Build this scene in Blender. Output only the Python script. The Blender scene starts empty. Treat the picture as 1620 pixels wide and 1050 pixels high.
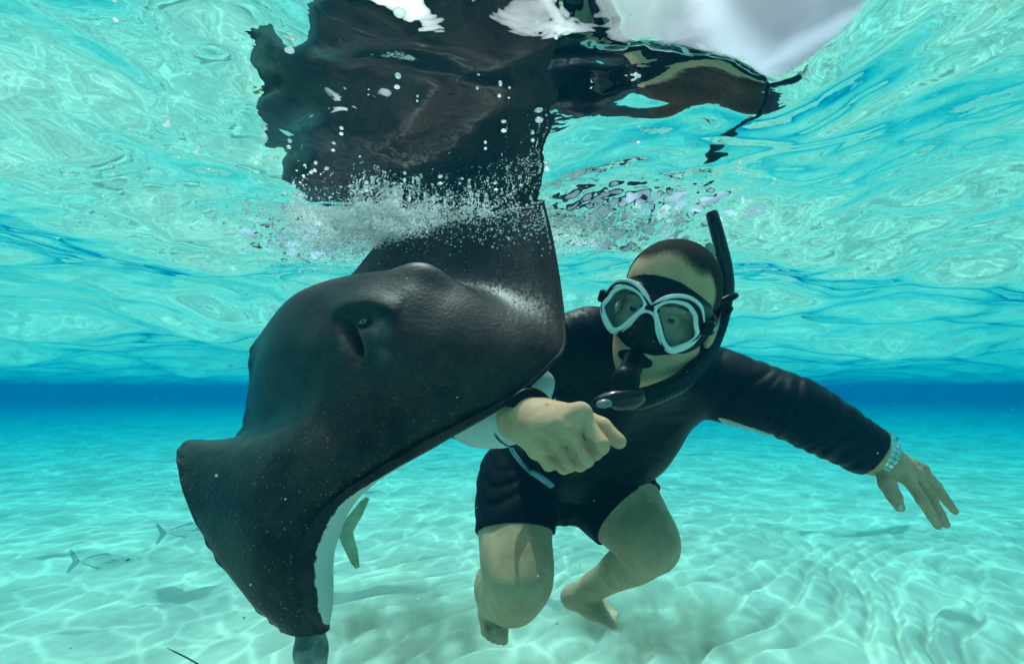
import bpy, math, random
import numpy as np
from mathutils import Vector, Matrix

scene = bpy.context.scene
C = scene.collection
R = math.radians
rng = np.random.default_rng(7)
random.seed(7)

# ------------------------------------------------------------------ camera
FPX = 739.0                       # focal length in pixels of the 1620 x 1050 photograph
CAM = Vector((0.0, 0.0, 0.84))     # metres; sand at z = 0
PITCH = R(7.3)
SURF = 1.185                      # mean level of the sea surface
cd = bpy.data.cameras.new('camera')
cam = bpy.data.objects.new('camera', cd)
C.objects.link(cam)
cam.location = CAM
cam.rotation_euler = (R(90) + PITCH, 0, 0)
cd.sensor_fit = 'HORIZONTAL'
cd.sensor_width = 36.0
cd.lens = 36.0 * FPX / 1620.0
cd.clip_start = 0.02
cd.clip_end = 500
scene.camera = cam
FWD = Vector((0, math.cos(PITCH), math.sin(PITCH)))
UP = Vector((0, -math.sin(PITCH), math.cos(PITCH)))
RIGHT = Vector((1, 0, 0))


def at(px, py, d):
    """world point seen at photograph pixel (px, py) at depth d metres along the view axis"""
    px, py, d = float(px), float(py), float(d)
    return CAM + d * (FWD + RIGHT * ((px - 810.0) / FPX) - UP * ((py - 525.0) / FPX))


# ------------------------------------------------------------------ world, sun, exposure
SUN_ZENITH = 22.0                 # degrees from straight up
SUN_AZ = 348.0                    # compass-like: 0 = straight ahead of the camera (+Y), clockwise
w = bpy.data.worlds.new('World')
scene.world = w
w.use_nodes = True
nt = w.node_tree
nt.nodes.clear()
sky = nt.nodes.new('ShaderNodeTexSky')
sky.sky_type = 'NISHITA'
sky.sun_disc = False
sky.dust_density = 7.0
sky.air_density = 0.8
sky.ozone_density = 0.6
sky.sun_elevation = R(90 - SUN_ZENITH)
sky.sun_rotation = R(SUN_AZ)
bg = nt.nodes.new('ShaderNodeBackground')
bg.inputs[1].default_value = 0.15
wo = nt.nodes.new('ShaderNodeOutputWorld')
nt.links.new(sky.outputs[0], bg.inputs[0])
nt.links.new(bg.outputs[0], wo.inputs[0])

sd = bpy.data.lights.new('sun', 'SUN')
sd.energy = 3.1
sd.angle = R(0.6)
sd.color = (1.0, 0.95, 0.86)
sun = bpy.data.objects.new('sun', sd)
C.objects.link(sun)
_sv = Vector((math.sin(R(SUN_AZ)) * math.sin(R(SUN_ZENITH)),
              math.cos(R(SUN_AZ)) * math.sin(R(SUN_ZENITH)),
              math.cos(R(SUN_ZENITH))))
sun.rotation_euler = _sv.to_track_quat('Z', 'Y').to_euler()
sun.location = (0, 2, 6)

scene.view_settings.view_transform = 'Standard'
scene.view_settings.look = 'None'
scene.view_settings.gamma = 1.0
scene.view_settings.exposure = -0.52
scene.render.engine = 'CYCLES'
cy = scene.cycles
cy.max_bounces = 7
cy.diffuse_bounces = 2
cy.glossy_bounces = 4
cy.transmission_bounces = 8
cy.transparent_max_bounces = 12
cy.volume_bounces = 1
cy.caustics_reflective = True
cy.caustics_refractive = False
cy.use_denoising = True
cy.sample_clamp_indirect = 6.0
cy.use_adaptive_sampling = False


# ------------------------------------------------------------------ helpers
def mat(name):
    m = bpy.data.materials.new(name)
    m.use_nodes = True
    m.node_tree.nodes.clear()
    out = m.node_tree.nodes.new('ShaderNodeOutputMaterial')
    return m, m.node_tree, out


def node(t, typ, **kw):
    n = t.nodes.new(typ)
    for k, v in kw.items():
        if k.startswith('i_'):
            n.inputs[k[2:].replace('_', ' ')].default_value = v
        elif k.startswith('n') and k[1:].isdigit():
            n.inputs[int(k[1:])].default_value = v
        else:
            setattr(n, k, v)
    return n


def principled(name, col, rough=0.5, spec=0.06, metal=0.0, vary=0.0, scale=20.0, bump=0.0, bscale=80.0, col2=None,
               bdist=0.004, sss=0.0, coat=0.0):
    """a Principled material with mottled colour and fine relief from noise"""
    m, t, out = mat(name)
    b = node(t, 'ShaderNodeBsdfPrincipled')
    b.inputs['Roughness'].default_value = rough
    b.inputs['Metallic'].default_value = metal
    b.inputs['Specular IOR Level'].default_value = spec
    b.inputs['Coat Weight'].default_value = coat
    if sss:
        b.inputs['Subsurface Weight'].default_value = sss
        b.inputs['Subsurface Radius'].default_value = (0.012, 0.005, 0.003)
        b.inputs['Subsurface Scale'].default_value = 0.6
    t.links.new(b.outputs[0], out.inputs['Surface'])
    tc = node(t, 'ShaderNodeTexCoord')
    c2 = col2 if col2 else tuple(max(0, c * (1 - vary)) for c in col)
    if vary or col2:
        nz = node(t, 'ShaderNodeTexNoise', i_Scale=scale, i_Detail=5.0, i_Roughness=0.6)
        t.links.new(tc.outputs['Object'], nz.inputs['Vector'])
        rp = node(t, 'ShaderNodeValToRGB')
        rp.color_ramp.elements[0].position = 0.35
        rp.color_ramp.elements[1].position = 0.65
        rp.color_ramp.elements[0].color = (*c2, 1)
        rp.color_ramp.elements[1].color = (*col, 1)
        t.links.new(nz.outputs['Fac'], rp.inputs[0])
        t.links.new(rp.outputs[0], b.inputs['Base Color'])
    else:
        b.inputs['Base Color'].default_value = (*col, 1)
    if bump:
        n2 = node(t, 'ShaderNodeTexNoise', i_Scale=bscale, i_Detail=4.0)
        t.links.new(tc.outputs['Object'], n2.inputs['Vector'])
        bp = node(t, 'ShaderNodeBump', i_Strength=bump, i_Distance=bdist)
        t.links.new(n2.outputs['Fac'], bp.inputs['Height'])
        t.links.new(bp.outputs[0], b.inputs['Normal'])
    return m


def mesh_obj(name, verts, faces, material, parent=None, smooth=True):
    me = bpy.data.meshes.new(name)
    if isinstance(verts, np.ndarray):
        verts = np.asarray(verts, float)
        faces = np.asarray(faces, np.int32)
        k = faces.shape[1]
        me.vertices.add(len(verts))
        me.vertices.foreach_set('co', verts.astype(np.float32).ravel())
        me.loops.add(len(faces) * k)
        me.loops.foreach_set('vertex_index', faces.ravel())
        me.polygons.add(len(faces))
        me.polygons.foreach_set('loop_start', np.arange(0, len(faces) * k, k, dtype=np.int32))
        me.polygons.foreach_set('loop_total', np.full(len(faces), k, np.int32))
        me.update(calc_edges=True)
        me.validate()
    else:
        me.from_pydata([tuple(v) for v in verts], [], faces)
        me.update()
    if smooth:
        me.polygons.foreach_set('use_smooth', np.ones(len(me.polygons), bool))
    if isinstance(material, (list, tuple)):
        for m_ in material:
            me.materials.append(m_)
    elif material:
        me.materials.append(material)
    o = bpy.data.objects.new(name, me)
    C.objects.link(o)
    if parent:
        o.parent = parent
    return o


def empty(name, loc=(0, 0, 0)):
    o = bpy.data.objects.new(name, None)
    C.objects.link(o)
    o.location = loc
    o.empty_display_size = 0.05
    return o


def tag(o, label=None, cat=None, group=None, kind=None):
    if label:
        o['label'] = label
    if cat:
        o['category'] = cat
    if group:
        o['group'] = group
    if kind:
        o['kind'] = kind
    return o


def polar_sheet(r, a, hf, cx=0.0, cy_=0.0):
    """sheet of quads, fine near (cx, cy_), coarse far off; hf(x, y, r) gives heights"""
    nr, na = len(r), len(a)
    rr, aa = np.meshgrid(r, a, indexing='ij')
    x = cx + rr * np.sin(aa)
    y = cy_ + rr * np.cos(aa)
    z = hf(x, y, rr)
    v = np.stack([x, y, z], -1).reshape(-1, 3)
    i = np.arange((nr - 1) * (na - 1))
    q, p = i // (na - 1), i % (na - 1)
    f = np.stack([q * na + p, (q + 1) * na + p, (q + 1) * na + p + 1, q * na + p + 1], -1)
    return v, f[:, ::-1]


def wave_field(n, l0, l1, spread, main, seed, steep):
    g = np.random.default_rng(seed)
    lam = np.exp(g.uniform(math.log(l0), math.log(l1), n))
    th = main + g.normal(0, spread, n)
    ph = g.uniform(0, 2 * math.pi, n)
    amp = steep * lam / (2 * math.pi) / math.sqrt(n) * math.sqrt(2)
    return lam, th, ph, amp


def waves(x, y, fields, res):
    z = np.zeros_like(x)
    for lam, th, ph, amp in fields:
        for l, t_, p, a in zip(lam, th, ph, amp):
            k = 2 * math.pi / l
            fade = np.clip((l / res - 3.0) / 5.0, 0, 1)
            arg = k * (x * math.sin(t_) + y * math.cos(t_)) + p
            s = np.sin(arg)
            z += a * fade * (s + 0.22 * np.cos(2 * arg))
    return z


def vnoise(x, y, seed=0):
    """smooth value noise on numpy arrays, about -1..1"""
    g = np.random.default_rng(seed)
    tab = g.uniform(-1, 1, (256, 256))
    xi, yi = np.floor(x).astype(int), np.floor(y).astype(int)
    fx, fy = x - xi, y - yi
    fx = fx * fx * fx * (fx * (fx * 6 - 15) + 10)
    fy = fy * fy * fy * (fy * (fy * 6 - 15) + 10)
    a = tab[xi & 255, yi & 255]
    b = tab[(xi + 1) & 255, yi & 255]
    c = tab[xi & 255, (yi + 1) & 255]
    d = tab[(xi + 1) & 255, (yi + 1) & 255]
    return (a * (1 - fx) + b * fx) * (1 - fy) + (c * (1 - fx) + d * fx) * fy


def fbm(x, y, seed=0, oct_=4):
    s, a = 0, 0.5
    for i in range(oct_):
        s = s + a * vnoise(x * 2 ** i + 17.3 * i, y * 2 ** i - 9.1 * i, seed + i)
        a *= 0.5
    return s


# ------------------------------------------------------------------ sea surface
CHURN = [(at(500, 372, 1.05), 0.15), (at(620, 362, 1.0), 0.16), (at(960, 356, 1.0), 0.13), (at(1050, 350, 0.98), 0.12)]
CALM = [(at(800, 235, 0.67), 0.15, 0.5), (at(620, 260, 0.72), 0.13, 0.45)]   # water stilled over the ray's back
# local slope of the waves overhead: (place, slope away from the viewer, reach)
TILT = [(at(1160, 30, 0.44), -0.065, 0.11), (at(640, 20, 0.44), 0.13, 0.17), (at(545, 150, 0.54), 0.07, 0.12), (at(1350, 180, 0.55), 0.06, 0.14)]
swell = wave_field(7, 1.0, 2.4, 0.55, R(12), 3, 0.105)
chop = wave_field(24, 0.30, 1.0, 0.75, R(-8), 5, 0.165)
rip = wave_field(40, 0.07, 0.24, 1.2, R(10), 9, 0.085)
churn_fine = wave_field(60, 0.018, 0.034, 3.0, R(0), 21, 0.75)
churn_mid = wave_field(30, 0.034, 0.08, 3.0, R(0), 23, 0.38)


def surf_h(x, y, r):
    res = np.maximum(0.0042, r * 0.0072 * np.clip(r - 0.6, 0.3, 1.8))
    wx = x + 0.05 * fbm(x * 1.7, y * 1.7, 31)
    wy = y + 0.05 * fbm(x * 1.7, y * 1.7, 41)
    z = waves(wx, wy, [chop, rip], res) + waves(wx, wy, [swell], res) * (1 + 0.9 * np.clip((r - 1.6) / 2.5, 0, 1))
    for p, s, a in CALM:
        z = z * (1 - a * np.exp(-((x - p.x) ** 2 + (y - p.y) ** 2) / (2 * s * s)))
    ch = np.zeros_like(x)
    for p, s in CHURN:
        ch = np.maximum(ch, np.exp(-((x - p.x) ** 2 + (y - p.y) ** 2) / (2 * (s * 0.62) ** 2)))
    m = ch > 0.02
    if m.any():
        z[m] += (ch[m] ** 1.0) * waves(x[m], y[m], [churn_fine, churn_mid], res[m])
    for p, sl, rc in TILT:
        wd = np.hypot(x - p.x, y - p.y)
        along = ((x - p.x) * p.x + (y - p.y) * p.y) / math.hypot(p.x, p.y)
        z = z + sl * along * np.exp(-(wd / rc) ** 2)
    return SURF + z


ANG = np.concatenate([np.linspace(R(-180), R(-58), 90, endpoint=False), np.linspace(R(-58), R(58), 620, endpoint=False), np.linspace(R(58), R(180), 91)])
RAD = np.concatenate([np.geomspace(0.03, 0.42, 60, endpoint=False), np.linspace(0.42, 1.6, 300, endpoint=False), np.geomspace(1.6, 70, 300)])
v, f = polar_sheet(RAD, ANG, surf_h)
m, t, out = mat('sea_surface')
fr = node(t, 'ShaderNodeFresnel', i_IOR=1.333)
gl = node(t, 'ShaderNodeBsdfGlossy', i_Roughness=0.0)
gl.inputs['Color'].default_value = (1, 1, 1, 1)
tr = node(t, 'ShaderNodeBsdfTransparent')
mx = node(t, 'ShaderNodeMixShader')
tc = node(t, 'ShaderNodeTexCoord')
n1 = node(t, 'ShaderNodeTexNoise', i_Scale=15.0, i_Detail=3.0, i_Roughness=0.45, i_Distortion=0.6)
bp = node(t, 'ShaderNodeBump', i_Strength=0.3, i_Distance=0.004)
t.links.new(tc.outputs['Object'], n1.inputs['Vector'])
t.links.new(n1.outputs['Fac'], bp.inputs['Height'])
t.links.new(bp.outputs[0], fr.inputs['Normal'])
t.links.new(bp.outputs[0], gl.inputs['Normal'])
# painted caustics: bright webs and dim pools put into the sheet's transparent colour
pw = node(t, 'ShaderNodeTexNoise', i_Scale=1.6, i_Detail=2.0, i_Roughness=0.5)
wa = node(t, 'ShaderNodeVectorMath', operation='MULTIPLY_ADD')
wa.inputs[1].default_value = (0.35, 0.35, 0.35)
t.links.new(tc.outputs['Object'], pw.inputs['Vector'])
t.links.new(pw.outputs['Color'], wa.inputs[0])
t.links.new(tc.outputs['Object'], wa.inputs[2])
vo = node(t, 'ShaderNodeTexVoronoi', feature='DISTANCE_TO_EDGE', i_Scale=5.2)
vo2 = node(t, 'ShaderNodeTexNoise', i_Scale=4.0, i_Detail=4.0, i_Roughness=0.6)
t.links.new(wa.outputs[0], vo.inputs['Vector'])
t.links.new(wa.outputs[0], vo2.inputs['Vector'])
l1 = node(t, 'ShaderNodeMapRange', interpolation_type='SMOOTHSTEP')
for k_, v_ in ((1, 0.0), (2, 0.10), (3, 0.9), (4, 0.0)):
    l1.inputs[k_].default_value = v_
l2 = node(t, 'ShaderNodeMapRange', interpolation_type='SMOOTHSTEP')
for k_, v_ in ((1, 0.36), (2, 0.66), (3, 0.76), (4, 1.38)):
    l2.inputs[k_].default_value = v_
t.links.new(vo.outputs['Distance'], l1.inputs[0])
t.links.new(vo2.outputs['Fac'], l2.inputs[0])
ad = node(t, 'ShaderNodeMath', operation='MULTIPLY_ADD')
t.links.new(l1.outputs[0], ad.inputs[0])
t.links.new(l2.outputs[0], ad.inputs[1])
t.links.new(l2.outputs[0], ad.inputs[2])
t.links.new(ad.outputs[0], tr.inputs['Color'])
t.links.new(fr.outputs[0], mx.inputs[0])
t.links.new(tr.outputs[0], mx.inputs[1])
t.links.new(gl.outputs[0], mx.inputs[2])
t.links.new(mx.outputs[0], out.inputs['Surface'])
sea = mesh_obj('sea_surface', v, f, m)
tag(sea, 'rippled underside of the turquoise sea surface, mirroring sand and ray', 'water', kind='structure')


# ------------------------------------------------------------------ sandy seabed
def sand_h(x, y, r):
    res = np.maximum(0.006, r * 0.0075)
    wx = x + 0.16 * fbm(x * 1.1, y * 1.1, 51) + 0.05 * fbm(x * 4, y * 4, 53)
    wy = y + 0.16 * fbm(x * 1.1, y * 1.1, 61)
    th = R(126) + 0.45 * fbm(x * 0.35, y * 0.35, 71)
    u = wx * np.sin(th) + wy * np.cos(th)
    lam = 0.128
    ph = u / lam * 2 * math.pi
    s = np.sin(ph + 0.75 * np.sin(ph + 0.6))
    patch = np.clip(0.55 + 0.9 * fbm(x * 0.6 + 3, y * 0.6, 81), 0.05, 1.0)
    fade = np.clip((lam / res - 3.0) / 4.0, 0, 1)
    z = 0.019 * s * patch * fade
    z = z + 0.05 * fbm(x * 0.5, y * 0.5, 91, 3) + 0.014 * fbm(x * 2.6, y * 2.6, 95, 3) + 0.007 * fbm(x * 11, y * 11, 97, 3)
    return z


RAD2 = np.concatenate([np.geomspace(0.1, 1.1, 30, endpoint=False), np.linspace(1.1, 4.0, 300, endpoint=False), np.geomspace(4.0, 75, 220)])
v, f = polar_sheet(RAD2, ANG, sand_h)
m, t, out = mat('sand')
b = node(t, 'ShaderNodeBsdfPrincipled', i_Roughness=0.9)
b.inputs['Specular IOR Level'].default_value = 0.1
tc = node(t, 'ShaderNodeTexCoord')
n1 = node(t, 'ShaderNodeTexNoise', i_Scale=3.0, i_Detail=6.0, i_Roughness=0.6)
rp = node(t, 'ShaderNodeValToRGB')
rp.color_ramp.elements[0].position = 0.3
rp.color_ramp.elements[1].position = 0.7
rp.color_ramp.elements[0].color = (0.54, 0.48, 0.385, 1)
rp.color_ramp.elements[1].color = (0.79, 0.72, 0.59, 1)
n2 = node(t, 'ShaderNodeTexNoise', i_Scale=240.0, i_Detail=4.0, i_Roughness=0.7)
bp = node(t, 'ShaderNodeBump', i_Strength=0.35, i_Distance=0.004)
t.links.new(tc.outputs['Object'], n1.inputs['Vector'])
t.links.new(tc.outputs['Object'], n2.inputs['Vector'])
t.links.new(n1.outputs['Fac'], rp.inputs[0])
t.links.new(rp.outputs[0], b.inputs['Base Color'])
t.links.new(n2.outputs['Fac'], bp.inputs['Height'])
t.links.new(bp.outputs[0], b.inputs['Normal'])
t.links.new(b.outputs[0], out.inputs['Surface'])
sand = mesh_obj('seabed', v, f, m)
tag(sand, 'pale rippled sand of the shallow seabed under the turquoise water', 'seabed', kind='structure')

# ------------------------------------------------------------------ the water itself (fills the closed box)
bw = 85.0
zt, zb = SURF + 0.30, -1.1
vv = [(sx * bw, sy * bw, z) for z in (zb, zt) for sx, sy in ((-1, -1), (1, -1), (1, 1), (-1, 1))]
ff = [(3, 2, 1, 0), (4, 5, 6, 7), (0, 1, 5, 4), (1, 2, 6, 5), (2, 3, 7, 6), (3, 0, 4, 7)]
m, t, out = mat('sea_water')
pv = node(t, 'ShaderNodeVolumePrincipled')
pv.inputs['Color'].default_value = (0.0, 0.026, 0.050, 1)
pv.inputs['Absorption Color'].default_value = (0.14, 0.80, 0.895, 1)
pv.inputs['Density'].default_value = 0.62
pv.inputs['Anisotropy'].default_value = 0.4
t.links.new(pv.outputs[0], out.inputs['Volume'])
hz = mesh_obj('haze', vv, ff, m, smooth=False)
tag(hz, 'clear turquoise sea water that turns distant things blue', 'water', kind='stuff')


# ------------------------------------------------------------------ soft-body modelling: distance fields meshed into one skin
class Field:
    def __init__(self, lo, hi, h):
        self.lo = np.array(lo, float)
        self.h = h
        self.n = np.ceil((np.array(hi, float) - self.lo) / h).astype(int) + 1
        self.d = np.full(self.n, 9.0, np.float32)

    def _win(self, lo, hi, pad):
        a = np.clip(np.floor((np.array(lo) - pad - self.lo) / self.h).astype(int), 0, self.n)
        b = np.clip(np.ceil((np.array(hi) + pad - self.lo) / self.h).astype(int) + 1, 0, self.n)
        sl = tuple(slice(x, y) for x, y in zip(a, b))
        ax = [self.lo[i] + self.h * np.arange(a[i], b[i]) for i in range(3)]
        X, Y, Z = np.meshgrid(*ax, indexing='ij', sparse=True)
        return sl, X, Y, Z

    def put(self, sl, e, k, sub=False):
        d = self.d[sl]
        if d.size == 0:
            return
        if sub:
            e = -e
            hh = np.maximum(k - np.abs(d - e), 0) / max(k, 1e-6)
            self.d[sl] = np.maximum(d, e) + hh * hh * k * 0.25
        else:
            hh = np.maximum(k - np.abs(d - e), 0) / max(k, 1e-6)
            self.d[sl] = np.minimum(d, e) - hh * hh * k * 0.25

    def cone(self, a, b, ra, rb, k=0.01, sub=False):
        a, b = np.array(a, float), np.array(b, float)
        r = max(ra, rb)
        sl, X, Y, Z = self._win(np.minimum(a, b) - r, np.maximum(a, b) + r, k + 3 * self.h)
        ba = b - a
        L2 = max(ba @ ba, 1e-12)
        px, py, pz = X - a[0], Y - a[1], Z - a[2]
        t = np.clip((px * ba[0] + py * ba[1] + pz * ba[2]) / L2, 0, 1)
        e = np.sqrt((px - t * ba[0]) ** 2 + (py - t * ba[1]) ** 2 + (pz - t * ba[2]) ** 2) - (ra + (rb - ra) * t)
        self.put(sl, e.astype(np.float32), k, sub)

    def chain(self, pts, k=0.01, sub=False):
        for (a, ra), (b, rb) in zip(pts[:-1], pts[1:]):
            self.cone(a, b, ra, rb, k, sub)

    def ell(self, c, rad, rot=None, k=0.01, sub=False):
        c = np.array(c, float)
        rad = np.array(rad, float)
        M = np.eye(3) if rot is None else np.array(rot)      # columns = local axes
        ext = np.abs(M) @ rad
        sl, X, Y, Z = self._win(c - ext, c + ext, k + 3 * self.h)
        px, py, pz = X - c[0], Y - c[1], Z - c[2]
        q = [px * M[0, i] + py * M[1, i] + pz * M[2, i] for i in range(3)]
        k0 = np.sqrt((q[0] / rad[0]) ** 2 + (q[1] / rad[1]) ** 2 + (q[2] / rad[2]) ** 2)
        k1 = np.sqrt((q[0] / rad[0] ** 2) ** 2 + (q[1] / rad[1] ** 2) ** 2 + (q[2] / rad[2] ** 2) ** 2)
        e = k0 * (k0 - 1) / np.maximum(k1, 1e-6)
        self.put(sl, e.astype(np.float32), k, sub)

    def box(self, c, half, rot=None, r=0.004, k=0.004, sub=False):
        c = np.array(c, float)
        half = np.array(half, float)
        M = np.eye(3) if rot is None else np.array(rot)
        ext = np.abs(M) @ half
        sl, X, Y, Z = self._win(c - ext, c + ext, k + 3 * self.h)
        px, py, pz = X - c[0], Y - c[1], Z - c[2]
        q = [np.abs(px * M[0, i] + py * M[1, i] + pz * M[2, i]) - (half[i] - r) for i in range(3)]
        o = np.sqrt(sum(np.maximum(x, 0) ** 2 for x in q))
        e = o + np.minimum(np.maximum(np.maximum(q[0], q[1]), q[2]), 0) - r
        self.put(sl, e.astype(np.float32), k, sub)

    def grids(self):
        ax = [self.lo[i] + self.h * np.arange(self.n[i]) for i in range(3)]
        return np.meshgrid(*ax, indexing='ij', sparse=True)

    def cut(self, p, n, r=0.003, rad=None):
        """remove what lies beyond the plane through p with outward normal n"""
        X, Y, Z = self.grids()
        n = np.array(n, float)
        n /= np.linalg.norm(n)
        e = ((X - p[0]) * n[0] + (Y - p[1]) * n[1] + (Z - p[2]) * n[2]).astype(np.float32)
        if rad is not None:                                             # only near p
            q2 = (X - p[0]) ** 2 + (Y - p[1]) ** 2 + (Z - p[2]) ** 2
            e = np.where(q2 < rad * rad, e, -9.0).astype(np.float32)
        hh = np.maximum(r - np.abs(self.d - e), 0) / r
        self.d = np.maximum(self.d, e) + hh * hh * r * 0.25

    def mesh(self):
        """naive surface nets: vertices and quads"""
        d = self.d
        s = d < 0
        n = np.array(d.shape)
        cnt = np.zeros(n - 1, np.int8)
        for dx in (0, 1):
            for dy in (0, 1):
                for dz in (0, 1):
                    cnt += s[dx:n[0] - 1 + dx, dy:n[1] - 1 + dy, dz:n[2] - 1 + dz]
        act = (cnt > 0) & (cnt < 8)
        I = np.argwhere(act)
        if len(I) == 0:
            return np.zeros((0, 3)), np.zeros((0, 4), int)
        idx = np.full(n - 1, -1, np.int32)
        idx[tuple(I.T)] = np.arange(len(I))
        acc = np.zeros((len(I), 3))
        num = np.zeros(len(I))
        cor = [(x, y, z) for x in (0, 1) for y in (0, 1) for z in (0, 1)]
        for a in cor:
            for ax in range(3):
                if a[ax]:
                    continue
                b = list(a)
                b[ax] = 1
                da = d[I[:, 0] + a[0], I[:, 1] + a[1], I[:, 2] + a[2]].astype(float)
                db = d[I[:, 0] + b[0], I[:, 1] + b[1], I[:, 2] + b[2]].astype(float)
                m_ = (da < 0) != (db < 0)
                t_ = np.where(m_, da / np.where(m_, da - db, 1), 0)
                p = np.tile(np.array(a, float), (len(I), 1))
                p[:, ax] = t_
                acc[m_] += p[m_]
                num[m_] += 1
        v_ = self.lo + self.h * (I + acc / num[:, None])
        quads = []
        for ax in range(3):
            u, w_ = (ax + 1) % 3, (ax + 2) % 3
            sa = np.take(s, np.arange(n[ax] - 1), ax)
            sb = np.take(s, np.arange(1, n[ax]), ax)
            E = np.argwhere(sa != sb)
            E = E[(E[:, u] > 0) & (E[:, w_] > 0) & (E[:, u] < n[u] - 1) & (E[:, w_] < n[w_] - 1)]
            ins = sa[tuple(E.T)]
            c = []
            for du, dw in ((-1, -1), (0, -1), (0, 0), (-1, 0)):
                e = E.copy()
                e[:, u] += du
                e[:, w_] += dw
                c.append(idx[tuple(e.T)])
            q = np.stack(c, -1)
            q[~ins] = q[~ins][:, ::-1]
            quads.append(q)
        return v_, np.concatenate(quads)


def relax(v_, f_, it=2, lam=0.5):
    """light smoothing of a surface-nets mesh"""
    for _ in range(it):
        acc = np.zeros_like(v_)
        num = np.zeros(len(v_))
        for a, b in ((0, 1), (1, 2), (2, 3), (3, 0)):
            np.add.at(acc, f_[:, a], v_[f_[:, b]])
            np.add.at(num, f_[:, a], 1)
            np.add.at(acc, f_[:, b], v_[f_[:, a]])
            np.add.at(num, f_[:, b], 1)
        v_ = v_ + lam * (acc / np.maximum(num, 1)[:, None] - v_)
    return v_


def catmull(P, ts):
    """Catmull-Rom through the rows of P (n, ...) at parameters ts in 0..n-1"""
    P = np.asarray(P, float)
    n = len(P)
    i = np.clip(np.floor(ts).astype(int), 0, n - 2)
    t_ = (ts - i).reshape((-1,) + (1,) * (P.ndim - 1))
    p1, p2 = P[i], P[i + 1]
    p0 = np.where((i > 0).reshape(t_.shape), P[np.maximum(i - 1, 0)], 2 * p1 - p2)
    p3 = np.where((i < n - 2).reshape(t_.shape), P[np.minimum(i + 2, n - 1)], 2 * p2 - p1)
    return 0.5 * (2 * p1 + (p2 - p0) * t_ + (2 * p0 - 5 * p1 + 4 * p2 - p3) * t_ ** 2 + (3 * p1 - p0 - 3 * p2 + p3) * t_ ** 3)


def tube(name, pts, rad, material, parent=None, seg=14, per=8, flat=None, closed=False, up=None):
    """tube (or flattened band) swept through points; rad is a number or one per point"""
    P = np.array([list(p) for p in pts], float)
    rr = np.full(len(P), float(rad)) if np.isscalar(rad) else np.array(rad, float)
    if closed:
        P = np.concatenate([P[-2:], P, P[:3]])
        rr = np.concatenate([rr[-2:], rr, rr[:3]])
        ts = np.linspace(2, len(P) - 3, (len(P) - 5) * per, endpoint=False)
    else:
        ts = np.linspace(0, len(P) - 1, (len(P) - 1) * per + 1)
    Q = catmull(P, ts)
    ra = catmull(rr[:, None], ts)[:, 0]
    T = np.gradient(Q, axis=0)
    T /= np.linalg.norm(T, axis=1)[:, None] + 1e-12
    ref = np.array(up if up is not None else (0.02, 0.05, 1.0), float)
    N = ref - (T @ ref)[:, None] * T
    if up is None:
        N = np.zeros_like(Q)
        v0 = np.cross(T[0], (0.3, 0.5, 0.8))
        v0 /= np.linalg.norm(v0)
        for i in range(len(Q)):
            v0 = v0 - T[i] * (v0 @ T[i])
            v0 /= np.linalg.norm(v0) + 1e-12
            N[i] = v0
    N /= np.linalg.norm(N, axis=1)[:, None] + 1e-12
    B = np.cross(T, N)
    a = np.linspace(0, 2 * math.pi, seg, endpoint=False)
    fx, fy = (1.0, 1.0) if flat is None else flat
    V = Q[:, None, :] + ra[:, None, None] * (fx * np.cos(a)[None, :, None] * N[:, None, :] + fy * np.sin(a)[None, :, None] * B[:, None, :])
    n = len(Q)
    V = V.reshape(-1, 3)
    F = []
    for i in range(n if closed else n - 1):
        i2 = (i + 1) % n
        for j in range(seg):
            j2 = (j + 1) % seg
            F.append((i * seg + j, i * seg + j2, i2 * seg + j2, i2 * seg + j))
    V = [tuple(x) for x in V]
    if not closed:
        V += [tuple(Q[0] - T[0] * ra[0] * 0.5), tuple(Q[-1] + T[-1] * ra[-1] * 0.5)]
        for j in range(seg):
            F.append((len(V) - 2, (j + 1) % seg, j))
            F.append((len(V) - 1, (n - 1) * seg + j, (n - 1) * seg + (j + 1) % seg))
    return mesh_obj(name, V, F, material, parent)


def field_obj(name, fld, material, parent=None, smooth_it=1):
    v_, f_ = fld.mesh()
    if smooth_it:
        v_ = relax(v_, f_, smooth_it)
    return mesh_obj(name, v_, f_, material, parent)


# ------------------------------------------------------------------ the stingray
def A(p):
    return np.array(at(*p))


# chordwise columns, far wing tip -> midline -> near wing tip; each runs from the front margin to the rear margin
COLS = [
    [(856, 316, .885), (800, 312, .92), (740, 313, .95), (690, 318, .98), (650, 330, 1.01), (628, 342, 1.03)],
    [(871, 385, .83), (800, 380, .87), (740, 376, .91), (680, 374, .96), (630, 375, 1.01), (592, 392, 1.06)],
    [(884, 468, .765), (810, 455, .80), (740, 447, .84), (660, 445, .90), (570, 460, .98), (480, 510, 1.08)],
    [(889, 543, .70), (810, 512, .71), (720, 455, .735), (625, 430, .745), (478, 458, .84), (402, 540, .97)],
    [(868, 574, .675), (780, 562, .655), (680, 528, .65), (570, 520, .66), (430, 545, .78), (392, 615, .93)],
    [(806, 629, .645), (710, 634, .615), (600, 636, .61), (500, 640, .645), (420, 668, .74), (372, 688, .86)],
    [(690, 699, .615), (610, 716, .585), (520, 728, .58), (425, 732, .605), (345, 718, .69), (289, 701, .78)],
    [(572, 775, .59), (520, 796, .572), (455, 806, .565), (385, 806, .585), (325, 796, .64), (285, 758, .69)],
    [(527, 860, .572), (488, 878, .556), (440, 886, .55), (395, 888, .56), (355, 884, .59), (325, 860, .625)],
    [(522, 940, .562), (492, 954, .548), (462, 960, .543), (435, 962, .545), (408, 958, .555), (385, 942, .575)],
    [(520, 994, .558), (504, 1002, .55), (488, 1005, .548), (472, 1006, .548), (458, 1003, .552), (446, 998, .56)],
]
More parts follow.
